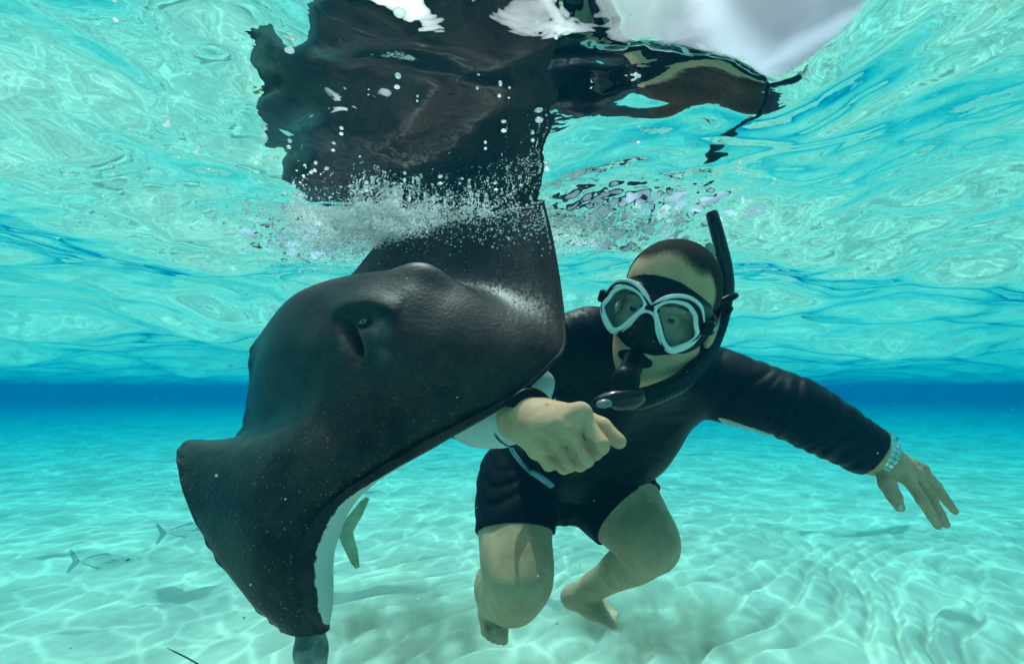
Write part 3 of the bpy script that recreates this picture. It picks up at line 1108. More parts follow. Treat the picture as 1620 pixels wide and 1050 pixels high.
shin_r = [S(*KNR, .046), S(1012, 885, 1.10, .042), S(985, 897, 1.18, .042), S(955, 917, 1.27, .033), S(*ANR, .030)]


def fair(ch, per=4):
    """refine a chain of (point, radius) so that limbs taper without lumps"""
    P = np.array([[*p, r] for p, r in ch])
    Q = catmull(P, np.linspace(0, len(P) - 1, (len(P) - 1) * per + 1))
    return [(q[:3], q[3]) for q in Q]


arm_l, fore_l, arm_r, fore_r, leg_l, shin_l, leg_r, shin_r = [fair(c) for c in (arm_l, fore_l, arm_r, fore_r, leg_l, shin_l, leg_r, shin_r)]
allp = np.array([p for ch in TORSO + [arm_l, fore_l, arm_r, fore_r, leg_l, shin_l, leg_r, shin_r] for p, r in ch]
                + [A((785, 1025, 1.28)), A((975, 990, 1.30))])
fb = Field(allp.min(0) - .14, allp.max(0) + .14, .0048)
for ch in TORSO:
    fb.chain(ch, .06)
for ch in (arm_l, fore_l, arm_r, fore_r):
    fb.chain(ch, .03)
fb.cone(NECK, A((1022, 575, 1.0)), .056, .062, .03)
for ch in (leg_l, leg_r):
    fb.chain(ch, .035)
for ch in (shin_l, shin_r):
    fb.chain(ch, .020)
fb.ell(A((822, 928, .925)), (.034, .034, .03), None, .03)              # knee caps
fb.ell(A((1044, 867, .995)), (.025, .025, .025), None, .03)
fb.ell(A((783, 926, 1.14)), (.050, .048, .06), None, .02)              # calf
# feet, fine grids
ff = []
lo, hi = A((780, 985, 1.33)) - .16, A((780, 985, 1.33)) + .16
f3 = Field(lo, hi, .0027)
f3.chain([(A((786, 945, 1.24)), .041), (A((779, 958, 1.33)), .034), (A((777, 968, 1.37)), .034)], .02)
f3.ell(A((772, 960, 1.42)), (.032, .030, .036), None, .02)
for a, b, r0_, r1_ in (((770, 966, 1.37), (770, 997, 1.30), .024, .017), ((783, 964, 1.36), (785, 998, 1.285), .026, .019),
                       ((790, 966, 1.36), (795, 998, 1.285), .022, .017)):
    f3.cone(A(a), A(b), r0_, r1_, .02)
for k, (x0, y0, x1, y1, r) in enumerate(((797, 996, 797, 1012, .0125), (788, 1000, 788, 1014, .0085), (781, 999, 780, 1012, .0082),
                                         (774, 996, 773, 1008, .0078), (767, 992, 767, 1002, .0075))):
    f3.chain([(A((x0, y0, 1.285)), r), (A(((x0 + x1) / 2, (y0 + y1) / 2, 1.272)), r - .0008), (A((x1, y1, 1.275)), r)], .003)
lo, hi = A((930, 955, 1.33)) - .17, A((930, 955, 1.33)) + .17
f4 = Field(lo, hi, .0027)
f4.chain([(A((955, 917, 1.27)), .033), (A((932, 930, 1.33)), .031), (A((920, 940, 1.35)), .033)], .02)
f4.ell(A((903, 944, 1.36)), (.030, .027, .030), None, .025)
f4.chain([(A((908, 945, 1.355)), .027), (A((935, 962, 1.32)), .025), (A((955, 975, 1.29)), .019)], .02)
f4.chain([(A((925, 940, 1.34)), .026), (A((945, 955, 1.34)), .020), (A((961, 965, 1.32)), .014)], .02)
for k in range(5):
    s5 = k / 4.0
    a = np.array((952 + 9 * s5, 978 - 17 * s5, 1.285 + .035 * s5))
    b = np.array((970 + 6 * s5, 988 - 17 * s5, 1.265 + .035 * s5))
    r = .0115 if k == 0 else .0085 - .0008 * k
    f4.chain([(A(a), r), (A((a + b) / 2), r - .0008), (A(b), r)], .003)
parts = [x.mesh() for x in (fh, f1, f2, fb, f3, f4)]
# keep the coarse grid only where a fine one does not take over (inside the sleeves, collar and legs)
bv, bf = parts[3]
parts = [(relax(v_, f_, 1), f_) for v_, f_ in parts]
bv, bf = merge_meshes(parts)
child(mesh_obj('body', bv, bf, SKIN, man))

# --- hair: cropped cap over the skull
fq = Field(H(0, 0, 0) - .17, H(0, 0, 0) + .17, .0026)
fq.ell(H(0, .040, -.018), (.0785, .0885, .0995), HM, .02)
fq.ell(H(0, .056, .016), (.0680, .0642, .0675), HM, .03)
X, Y, Z = fq.grids()
hx = (X - HO[0]) * HX[0] + (Y - HO[1]) * HX[1] + (Z - HO[2]) * HX[2]
hy = (X - HO[0]) * HY[0] + (Y - HO[1]) * HY[1] + (Z - HO[2]) * HY[2]
hz_ = (X - HO[0]) * HZ[0] + (Y - HO[1]) * HZ[1] + (Z - HO[2]) * HZ[2]
# hairline: high over the forehead, receding at the temples, down to the nape
line = .080 + .010 * np.cos(hx * 60) - np.clip(.045 - hz_, 0, .065) * 2.3
e = np.maximum(line - hy, -.045 - hy)
e = e + .0015 * np.sin(hx * 900) * np.sin(hz_ * 800)
fq.d = np.maximum(fq.d, e.astype(np.float32))
v_, f_ = fq.mesh()
v_ = relax(v_, f_, 1)
o = child(mesh_obj('hair', v_, f_, HAIRSOFT, man))
lx, ly, lz = (v_ - HO) @ HX, (v_ - HO) @ HY, (v_ - HO) @ HZ
ed = ly - (.080 + .010 * np.cos(lx * 60) - np.clip(.045 - lz, 0, .065) * 2.3)
atr = o.data.attributes.new('hairline', 'FLOAT', 'POINT')
atr.data.foreach_set('value', np.clip(ed / .028, 0, 1).astype(np.float32))

# --- eyes behind the mask
EYEW = principled('eye_white', (0.34, 0.29, 0.24), 0.4, 0.02)
IRIS = principled('eye_iris', (0.012, 0.013, 0.012), 0.5, 0.0)
for sx in (-1, 1):
    c = H(sx * .032, .001, .0742)
    q = Field(c - .016, c + .016, .0012)
    q.ell(c, (.0122, .0110, .0122), HM, .001)
    o = child(field_obj('eye', q, EYEW, man))
    q = Field(c - .02, c + .02, .0009)
    ci_ = c + HZ * .0105 - HX * .0005
    q.ell(ci_, (.0060, .0052, .0024), HM, .0005)
    i_ = field_obj('iris', q, IRIS, o)
    q = Field(c - .03, c + .03, .0012)                                 # eyebrow
    q.cone(H(sx * .014, .021, .0935), H(sx * .034, .0275, .0885), .0035, .0038, .002)
    q.cone(H(sx * .034, .0275, .0885), H(sx * .050, .022, .0735), .0038, .002, .002)
    child(field_obj('eyebrow', q, HAIR, man))

# --- thumb nail of the open hand
q = Field(A((1422, 800, .84)) - .02, A((1422, 800, .84)) + .02, .0009)
q.ell(A((1424.5, 803, .8395)), (.0044, .0065, .0024), np.array([rgt * .9 + upv * .3, upv * .9 - rgt * .3, -fw]).T, .0005)
child(field_obj('thumbnail', q, NAIL, man))


# --- swim top: torso, sleeves and collar, with folds
def folds(fld, ax_list, amp=.0022):
    X, Y, Z = fld.grids()
    d = fld.d
    near = d < .03
    if not near.any():
        return
    I = np.argwhere(near)
    P = fld.lo + fld.h * I
    e = np.zeros(len(P))
    for a, b, lam, am, spread in ax_list:
        a, b = np.array(a), np.array(b)
        u = b - a
        L = np.linalg.norm(u)
        u = u / L
        s = (P - a) @ u
        rest = P - a - s[:, None] * u
        rr_ = np.linalg.norm(rest, axis=1)
        wgt = np.clip(1 - np.abs(s / L - .5) * 2, 0, 1) ** .7 * (rr_ < spread)
        ph = s / lam * 2 * math.pi + 2.6 * np.sin(rest[:, 0] * 35 + s * 27 + 1) + 2.2 * np.sin(rest[:, 2] * 43 - s * 31) + 1.5 * np.sin(rest[:, 1] * 50 + s * 55)
        e += am * wgt * (1 - np.abs(np.sin(ph / 2)) * 2)
    e += .0012 * fbm(P[:, 0] * 24 + P[:, 1] * 17, P[:, 2] * 24 - P[:, 1] * 13, 211, 3)
    d[tuple(I.T)] += e.astype(np.float32)


fs = Field(allp.min(0) - .14, allp.max(0) + .14, .0042)
g = .006
for ch in TORSO:
    fs.chain([(p, r + g) for p, r in ch], .06)
for ch in (arm_l, arm_r, fore_r):
    fs.chain([(p, r + g) for p, r in ch], .03)
fs.chain([(p, r + .004) for p, r in fore_l], .03)
fs.cone(NECK + (A((1022, 575, 1.0)) - NECK) * .35, A((1022, 575, 1.0)), .063, .070, .03)
folds(fs, [(A(SH_R), A(EL_R), .037, .0020, .09), (A(EL_R), A(WR_R), .021, .0024, .07), (A(lerp3(SH_R, EL_R, .70)), A(lerp3(EL_R, WR_R, .3)), .027, .0026, .08),
           (A(SH_L), A(EL_L), .040, .0025, .09), (A((1000, 560, 1.0)), A((900, 740, 1.18)), .060, .0018, .16)])
fs.cut(A((1381, 717, .903)), A(WR_R) - A(EL_R), rad=.075)                       # cuff of the open hand
fs.cut(A((822, 660, .672)), A((828, 662, .660)) - A(EL_L), rad=.075)             # cuff by the fist
HEM = A((884, 752, 1.18))
fs.cut(HEM, (A((870, 790, 1.2)) - A((960, 600, 1.05))), rad=.33)
top = child(field_obj('swim_top', fs, LYC, man, 1))

# white panels: forearm sleeve under the ray, underarm strip, side of the waist
uf = A((828, 662, .660)) - A(EL_L)
uf /= np.linalg.norm(uf)
fw1 = Field(W1 - .14, W1 + .14, .0030)
fw1.chain([(p, r + .0095) for p, r in fore_l], .03)
folds(fw1, [(A(EL_L), W1, .05, .0022, .07)])
dn = -upv * .93 + rgt * -.30 - fw * .25
fw1.cut(A((824, 661, .668)), uf)
fw1.cut(A((818, 650, .68)), -dn)
o = field_obj('sleeve_panel', fw1, WHITEFAB, top, 1)
q = Field(W1 - .09, W1 + .09, .0026)
ca, cb = A((828, 656, .660)) - uf * .015, A((828, 656, .660)) + uf * .026
q.cone(ca, cb, .0430, .0380, .004)
q.cut(cb - uf * .002, uf)
q.cut(ca + uf * .002, -uf)
q.cut(A((828, 656, .660)) - dn * .002, dn)
field_obj('cuff', q, LYC, top, 1)
cdr = -fw * .75 - upv * .65
cdr -= uf * (cdr @ uf)
cdr /= np.linalg.norm(cdr)
csd = np.cross(uf, cdr)
for dd_ in (.016, .021, .040):                                         # stitching rings round the white cuff
    c0 = A((828, 662, .660)) - uf * dd_
    rr_ = np.interp(dd_, [0, .11, .28], [.031, .037, .044]) + .0100
    tube('stitching', [c0 + rr_ * (math.cos(a) * cdr + math.sin(a) * csd) for a in np.linspace(-1.2, 1.0, 9)], .0008, STITCH, top, 6, 6)
fw2 = Field(A((1185, 640, 1.0)) - .24, A((1185, 640, 1.0)) + .24, .0034)
fw2.chain([(p, r + .0085) for p, r in arm_r], .03)
ua = A(EL_R) - A(SH_R)
ua /= np.linalg.norm(ua)
dna = -upv + ua * (upv @ ua)
dna /= np.linalg.norm(dna)
pm = A(lerp3(SH_R, EL_R, .5))
fw2.cut(pm + dna * .0565 + fw * 0, -dna)
fw2.cut(A(lerp3(SH_R, EL_R, .93)), ua)
field_obj('underarm_panel', fw2, WHITEFAB, top, 1)
# pale side panel between sleeve and chest
q = Field(A((850, 612, .80)) - .07, A((850, 612, .80)) + .07, .0028)
q.chain([(A((838, 598, .84)), .020), (A((856, 606, .84)), .020), (A((858, 628, .84)), .016)], .02)
field_obj('side_panel', q, WHITEFAB, top, 2)
PALEBLUE = principled('pale_blue_fabric', (0.26, 0.42, 0.50), 0.6, 0.06, vary=0.3, scale=25, bump=0.3, bscale=120, bdist=0.002)
tube('waist_band', [at(800, 672, 1.045), at(805, 700, 1.05), at(817, 722, 1.05), at(836, 743, 1.06), at(852, 754, 1.06)],
     [.010, .013, .013, .012, .008], PALEBLUE, top, 10, 6, flat=(1.0, .35), up=tuple(-fw))
tube('drawstring_toggle', [at(840, 746, 1.045), at(856, 754, 1.04), at(874, 768, 1.04)], [.006, .009, .008], PALEBLUE, top, 10, 6)
tube('drawstring', [at(872, 764, 1.045), at(892, 765, 1.05), at(912, 763, 1.05), at(945, 755, 1.05), at(975, 742, 1.06), at(990, 722, 1.07), at(1001, 700, 1.08)],
     [.0020, .0022, .0018, .0015, .0022, .0032, .0018], WHITEFAB, top, 8, 6)
tube('hem_loop', [at(942, 748, 1.055), at(956, 737, 1.055), at(972, 728, 1.06)], .0016, PALEBLUE, top, 8, 6)
tube('hem_tab', [at(976, 738, 1.068), at(984, 722, 1.07), at(988, 708, 1.075)], [.006, .009, .006], PALEBLUE, top, 8, 6, flat=(1.0, .4), up=tuple(-fw))

# --- shorts
fp = Field(A((885, 770, 1.13)) - np.array((.33, .36, .33)), A((885, 770, 1.13)) + np.array((.33, .33, .33)), .0042)
fp.chain([(A((868, 722, 1.17)), .112), (A((872, 755, 1.20)), .112)], .05)
fp.chain([(A((925, 725, 1.18)), .112), (A((935, 755, 1.20)), .112)], .05)
fp.chain([(p, r + .014) for p, r in leg_l[:9]], .02)
fp.chain([(p, r + .016) for p, r in leg_r[:9]], .02)
folds(fp, [(A((885, 690, 1.1)), A((885, 880, 1.1)), .045, .0022, .3), (A((760, 770, 1.15)), A((1010, 770, 1.15)), .05, .0018, .25)])
hl = A((818, 838, 1.075))
nl = A((819, 880, 1.02)) - A((818, 790, 1.14))
nrm_r = A((1018, 848, 1.07)) - A((965, 780, 1.19))
X, Y, Z = fp.grids()


def half(p, n):
    n = np.array(n) / np.linalg.norm(n)
    return (X - p[0]) * n[0] + (Y - p[1]) * n[1] + (Z - p[2]) * n[2]


side = X - A((898, 800, 1.15))[0]
cutl = half(A((816, 846, 1.085)), nl * .6 - upv * .05)
cutr = half(A((984, 818, 1.11)), nrm_r * .7 + (rgt * .6 - upv * .5) * .05)
fp.d = np.maximum(fp.d, np.where(side < 0, cutl, cutr).astype(np.float32))
tp = half(A((890, 672, 1.12)), A((900, 640, 1.10)) - A((880, 760, 1.16)))
fp.d = np.maximum(fp.d, tp.astype(np.float32))
child(field_obj('shorts', fp, NEO, man, 1))

# ------------------------------------------------------------------ diving mask
LENS = [(.0085, .016), (.016, .026), (.030, .0325), (.050, .0325), (.065, .022), (.071, .006), (.0775, -.007), (.072, -.023), (.058, -.0375),
        (.044, -.0385), (.033, -.030), (.021, -.010), (.012, .004)]


def bend(x):
    return -1.5 * x * x


ZL = .108
mask = empty('diving_mask', tuple(H(0, 0, .10)))
tag(mask, 'white-framed two-lens diving mask with black skirt on the snorkeller\'s face', 'diving mask')
mk = -Vector(mask.location)


def mchild(o):
    o.location = mk
    return o


def poly_sdf(x, y, poly):
    P = np.array(poly, float)
    d = np.full(np.broadcast(x, y).shape, 1e9)
    ins = np.zeros(d.shape, bool)
    n = len(P)
    for i in range(n):
        a, b = P[i], P[(i + 1) % n]
        ex, ey = b - a
        wx, wy = x - a[0], y - a[1]
        t_ = np.clip((wx * ex + wy * ey) / (ex * ex + ey * ey), 0, 1)
        d = np.minimum(d, (wx - ex * t_) ** 2 + (wy - ey * t_) ** 2)
        c1 = (y >= a[1]) & (y < b[1])
        c2 = (y < a[1]) & (y >= b[1])
        cr = ex * wy - ey * wx
        ins ^= (c1 & (cr > 0)) | (c2 & (cr < 0))
    return np.where(ins, -1, 1) * np.sqrt(d)


def smooth_poly(poly, per=5):
    P = np.array(poly + poly[:3], float)
    P = np.concatenate([np.array(poly[-1:]), P])
    ts_ = np.linspace(1, len(poly) + 1, len(poly) * per, endpoint=False)
    i_ = np.floor(ts_).astype(int)
    lin = P[i_] + (P[i_ + 1] - P[i_]) * (ts_ - i_)[:, None]
    return .55 * catmull(P, ts_) + .45 * lin


lens_r = smooth_poly(LENS)
lens_l = lens_r * np.array((-1, 1))
outline = [(0, .063), (.028, .061), (.058, .048), (.081, .026), (.087, .0), (.080, -.026), (.062, -.044), (.038, -.052), (.022, -.058), (0, -.060)]
outline = outline + [(-x, y) for x, y in outline[-2:0:-1]]
outline = smooth_poly(outline)
# skirt built in the mask's own coordinates
lo_, hi_, hh_ = np.array((-.10, -.085, -.01)), np.array((.10, .085, .14)), .0021
nn_ = np.ceil((hi_ - lo_) / hh_).astype(int) + 1
ax_ = [lo_[i] + hh_ * np.arange(nn_[i]) for i in range(3)]
x2, y2 = np.meshgrid(ax_[0], ax_[1], indexing='ij')
dout = poly_sdf(x2, y2, outline)
dl = np.minimum(poly_sdf(x2, y2, lens_r), poly_sdf(x2, y2, lens_l))
fsk = Field(lo_, hi_, hh_)
X, Y, Z = fsk.grids()
zz = Z - bend(X)
# the outer wall tapers from the face edge (wide) to the frame (narrow)
tap = np.clip((zz - .04) / (ZL - .04), 0, 1)
dfr = np.minimum(dl, np.maximum(np.abs(x2) - .020, np.abs(y2 - .012) - .012))[:, :, None] - .004
shell = dout[:, :, None] * (1 - tap) + dfr * tap
shell = np.maximum(shell, zz - (ZL - .002))
shell = np.maximum(shell, .035 - zz - 0 * X)
nose = np.sqrt((X / .021) ** 2 + ((Y + .030) / .032) ** 2 + ((Z - .088) / .036) ** 2)
nose = (nose - 1) * .022
hh2 = np.maximum(.014 - np.abs(shell - nose), 0) / .014
shell = np.minimum(shell, nose) - hh2 * hh2 * .014 * .25
lip_ = np.sqrt((X / .034) ** 2 + ((Y + .047) / .016) ** 2 + ((Z - .082) / .016) ** 2)
lip_ = (lip_ - 1) * .015
hh2 = np.maximum(.012 - np.abs(shell - lip_), 0) / .012
shell = np.minimum(shell, lip_) - hh2 * hh2 * .012 * .25
def ellf(cx, cy0, cz, rx, ry, rz):
    k0 = np.sqrt(((X - cx) / rx) ** 2 + ((Y - cy0) / ry) ** 2 + ((Z - cz) / rz) ** 2)
    return (k0 - 1) * min(rx, ry, rz)


dome = np.minimum(ellf(0, .055, .018, .0735, .0685, .0735), ellf(0, -.035, .030, .069, .084, .066))
dome = np.maximum(dome, dout[:, :, None] + 0 * Z)
hh2 = np.maximum(.010 - np.abs(shell - dome), 0) / .010
shell = np.minimum(shell, dome) - hh2 * hh2 * .010 * .25
cav = dl[:, :, None] + .0015 - .004 * (1 - tap) + 0 * Z
shell = np.maximum(shell, -cav)
fsk.d = shell.astype(np.float32)
v_, f_ = fsk.mesh()
v_ = relax(v_, f_, 1)
fc = v_[f_].mean(1)
inn = np.minimum(poly_sdf(fc[:, 0], fc[:, 1], lens_r), poly_sdf(fc[:, 0], fc[:, 1], lens_l)) < .0032
inn &= (fc[:, 2] - bend(fc[:, 0])) < ZL - .004
inn &= np.abs(fc[:, 0]) > .028
vw = HO + v_ @ HM.T
o = mchild(mesh_obj('skirt', vw, f_[~inn], RUBBER, mask))
o = mchild(mesh_obj('inner_wall', vw, f_[inn], SKIRTIN, mask))


def mp(x, y, z=0.0):
    return H(x, y, ZL + z + bend(x))


for sg in (-1, 1):
    L2 = lens_r * np.array((sg, 1))
    fr_pts = [mp(x * 1.0, y, .0015) for x, y in L2[::3]]
    fo = mchild(tube('lens_frame', fr_pts, .0033, WHITEPL, mask, 10, 4, closed=True, flat=(0.8, 1.1), up=tuple(HZ)))
    # glass pane, a thin solid that follows the frame
    n = len(L2)
    gv = [mp(x * .99, y * .99, -.0005) for x, y in L2] + [mp(x * .99, y * .99, -.003) for x, y in L2]
    gf = [tuple(range(n)), tuple(range(2 * n - 1, n - 1, -1))] + [(i, i + n, (i + 1) % n + n, (i + 1) % n) for i in range(n)]
    m, t, out = mat('mask_glass')
    fr = node(t, 'ShaderNodeFresnel', i_IOR=1.12)
    gl = node(t, 'ShaderNodeBsdfGlossy', i_Roughness=0.03)
    tr = node(t, 'ShaderNodeBsdfTransparent')
    tr.inputs[0].default_value = (0.90, 0.97, 0.97, 1)
    mx = node(t, 'ShaderNodeMixShader')
    t.links.new(fr.outputs[0], mx.inputs[0])
    t.links.new(tr.outputs[0], mx.inputs[1])
    t.links.new(gl.outputs[0], mx.inputs[2])
    fogd = node(t, 'ShaderNodeBsdfDiffuse')
    fogd.inputs[0].default_value = (0.8, 0.8, 0.8, 1)
    fogm = node(t, 'ShaderNodeMixShader', n0=0.03)
    t.links.new(mx.outputs[0], fogm.inputs[1])
    t.links.new(fogd.outputs[0], fogm.inputs[2])
    t.links.new(fogm.outputs[0], out.inputs['Surface'])
    mchild(mesh_obj('lens', gv, gf, m, mask, smooth=False))
    # white brow above a black line, and the lower white corner
    brow = [(.0, .0165), (.017, .0315), (.034, .0405), (.052, .042), (.069, .034), (.080, .014)]
    mchild(tube('brow_trim', [mp(sg * x, y + .0005, -.001) for x, y in brow], [.0020, .0044, .0038, .0032, .0028, .0012], WHITEPL, mask, 10, 6))
    groove = [(.003, .0165), (.017, .0275), (.033, .0355), (.052, .0375), (.068, .0300), (.0785, .011)]
    mchild(tube('groove', [mp(sg * x, y, .0022) for x, y in groove], .0019, RUBBER, mask, 8, 6))
    corner = [(.0795, -.006), (.070, -.024), (.052, -.040), (.040, -.0425)]
    mchild(tube('lower_trim', [mp(sg * x, y, -.001) for x, y in corner], [.0024, .0050, .0054, .0024], WHITEPL, mask, 10, 6))
    clip_ = [(.0800, .001), (.0785, -.010), (.072, -.0215)]
    mchild(tube('black_inlay', [mp(sg * x, y, .0028) for x, y in clip_], [.0008, .0018, .0012], RUBBER, mask, 8, 6))
    q = Field(H(sg * .086, .004, .075) - .035, H(sg * .086, .004, .075) + .035, .0017)
    q.box(H(sg * .087, .006, .075), (.008, .011, .016), HM, .005)
    q.cone(H(sg * .080, .004, .088), H(sg * .087, .006, .06), .006, .007, .006)
    bk = mchild(field_obj('buckle', q, RUBBER, mask, 1))
    q = Field(H(sg * .095, .006, .078) - .012, H(sg * .095, .006, .078) + .012, .0009)
    q.ell(H(sg * .0945, .007, .079), (.0022, .0045, .0058), HM, .0005)
    field_obj('button', q, STEEL, bk, 1)
mchild(tube('bridge', [mp(-.014, .010), mp(0, .013), mp(.014, .010)], [.0036, .0042, .0036], RUBBER, mask, 10, 6))
mchild(tube('nose_arch', [mp(-.032, -.0375, .0), mp(-.021, -.020, .001), mp(-.012, .000, .0015), mp(0, .006, .002), mp(.012, .000, .0015), mp(.021, -.020, .001), mp(.032, -.0375, .0)],
            [.0008, .0026, .0026, .0024, .0026, .0026, .0008], WHITEPL, mask, 10, 8))
strap = [H(-.089, .005, .070), H(-.090, .012, .03), H(-.082, .022, -.02), H(-.062, .030, -.075), H(0, .034, -.118), H(.062, .030, -.075), H(.082, .022, -.02), H(.090, .012, .03), H(.089, .005, .070)]
mchild(tube('strap', strap, .010, RUBBER, mask, 12, 6, flat=(1.0, .22), up=tuple(HY)))

# ------------------------------------------------------------------ snorkel
snk = empty('snorkel', at(1000, 625, .70))
tag(snk, 'black snorkel curving from the snorkeller\'s mouth up past his ear to the surface', 'snorkel')
sk = -Vector(snk.location)


def schild(o):
    o.location = sk
    return o


mouth = H(-.002, -.074, .100)
q = Field(mouth - .13, mouth + .13, .0021)
q.chain([(mouth - HZ * .008, .016), (A((990, 600, .695)), .0185), (A((988, 622, .69)), .020)], .01)
q.ell(mouth - HZ * .004, (.030, .013, .009), HM, .006)
schild(field_obj('mouthpiece', q, RUBBER, snk, 1))
hose_pts = [(975, 632, .69), (1005, 632, .695), (1040, 622, .715), (1077, 604, .75), (1106, 576, .79), (1126, 542, .825), (1140, 505, .845), (1147, 470, .85)]
HP = np.array([A(p) for p in hose_pts])
hr = np.array([.014, .016, .0158, .0155, .0152, .0150, .0145, .0138])
tt_ = np.linspace(0, len(HP) - 1, 71)
HQ, hq = catmull(HP, tt_), catmull(hr[:, None], tt_)[:, 0]
hq = hq + .00022 * np.cos(np.arange(71) * math.pi) * (tt_ > 1.5) * (tt_ < 6)      # corrugations of the flexible hose
schild(tube('flexible_hose', HQ, hq, RUBBER, snk, 18, 2))
schild(tube('barrel', [at(1147, 474, .85), at(1150, 450, .855), at(1147, 420, .862), at(1139, 385, .873), at(1131, 355, .885), at(1126, 338, .895)],
            [.0142, .0132, .0128, .0124, .012, .0115], GLOSSBLK, snk, 16, 6))
q = Field(A((1152, 472, .83)) - .045, A((1152, 472, .83)) + .045, .0019)
q.ell(A((1158, 470, .832)), (.011, .005, .008), np.array([rgt * .9 + upv * .3, upv * .9 - rgt * .3, fw]).T, .004)
q.cone(A((1140, 478, .835)), A((1163, 467, .832)), .007, .004, .006)
q.cone(A((1148, 500, .832)), A((1157, 488, .832)), .005, .004, .006)
schild(field_obj('keeper_clip', q, RUBBER, snk, 1))
q = Field(A((975, 630, .68)) - .075, A((975, 630, .68)) + .075, .0019)
axs = rgt * .97 + upv * .20
axs /= np.linalg.norm(axs)
ays = np.cross(fw, axs)
MM = np.array([axs, ays, np.cross(axs, ays)]).T
q.ell(A((978, 629, .678)), (.040, .0125, .016), MM, .004)
q.ell(A((990, 632, .69)), (.032, .016, .020), MM, .008)
ch_ = schild(field_obj('purge_chamber', q, GLOSSBLK, snk, 1))
q = Field(A((955, 638, .66)) - .04, A((955, 638, .66)) + .04, .0014)
q.ell(A((956, 638, .667)), (.0125, .0068, .009), MM, .002)
o = field_obj('purge_valve', q, principled('valve_grey', (0.22, 0.27, 0.25), 0.2, 0.6, vary=0.4, scale=150), ch_, 1)
# pale tag on the upper barrel, seen against the broken surface
q = Field(A((1124, 398, .87)) - .03, A((1124, 398, .87)) + .03, .0014)
q.ell(A((1124, 396, .868)), (.009, .016, .006), np.array([rgt * .9 + upv * .35, upv * .9 - rgt * .35, fw]).T, .002)
schild(field_obj('reflective_tag', q, principled('clear_grey_plastic', (0.30, 0.36, 0.35), 0.2, 0.6), snk, 1))

# ------------------------------------------------------------------ wrist watch
ux = A(WR_R) - A(EL_R)
ux /= np.linalg.norm(ux)
wc = A((1389, 720, .899))
wu = upv - ux * (upv @ ux)
wu /= np.linalg.norm(wu)
wv = np.cross(ux, wu)
watch = empty('wrist_watch', tuple(wc))
tag(watch, 'steel wrist watch with link bracelet on the snorkeller\'s outstretched arm', 'watch')
wr = .0362
link_me = None
for k in range(22):
    a = 2 * math.pi * k / 22
    rd = wu * math.cos(a) + wv * math.sin(a)
    tg = -wu * math.sin(a) + wv * math.cos(a)
    Mx = Matrix(np.array([tg, rd, ux]).T.tolist()).to_4x4()
    if link_me is None:
        q = Field((-.008, -.008, -.022), (.008, .008, .022), .0011)
        q.box((0, 0, 0), (.0050, .0034, .0066), None, .0012, .0002)
        q.box((0, 0, .0112), (.0047, .0029, .0042), None, .0012, .0002)
        q.box((0, 0, -.0112), (.0047, .0029, .0042), None, .0012, .0002)
        lk = field_obj('bracelet_link', q, STEEL, watch, 0)
        link_me = lk.data
    else:
        lk = bpy.data.objects.new('bracelet_link', link_me)
        C.objects.link(lk)
        lk.parent = watch
    lk.matrix_local = Matrix.Translation(Vector(rd * wr)) @ Mx
cdir = wu * .86 + wv * (-.5 if (wv @ fw) > 0 else .5) * -1
cdir /= np.linalg.norm(cdir)
cm_ = np.array([np.cross(ux, cdir), ux, cdir]).T
bpy.context.view_layer.update()
pc = wc + cdir * (wr + .003)
q = Field(pc - .035, pc + .035, .0011)
X, Y, Z = q.grids()


def cyl(px0, r_, h_, bev=.0015):
    a_, b_, c_2 = [(X - px0[0]) * cm_[0, i] + (Y - px0[1]) * cm_[1, i] + (Z - px0[2]) * cm_[2, i] for i in range(3)]
    return np.maximum(np.sqrt(a_ ** 2 + b_ ** 2) - r_, np.abs(c_2) - h_).astype(np.float32)


q.d = cyl(pc, .0225, .0065)
q.d = np.maximum(q.d, -cyl(pc + cdir * .0072, .0175, .0025))
wq = -Vector(watch.location)
case = field_obj('watch_case', q, STEEL, watch, 1)
case.location = wq
q2 = Field(pc - .035, pc + .035, .0011)
X, Y, Z = q2.grids()
q2.d = cyl(pc + cdir * .0045, .0174, .0006)
dial = field_obj('dial', q2, GLOSSBLK, case, 0)


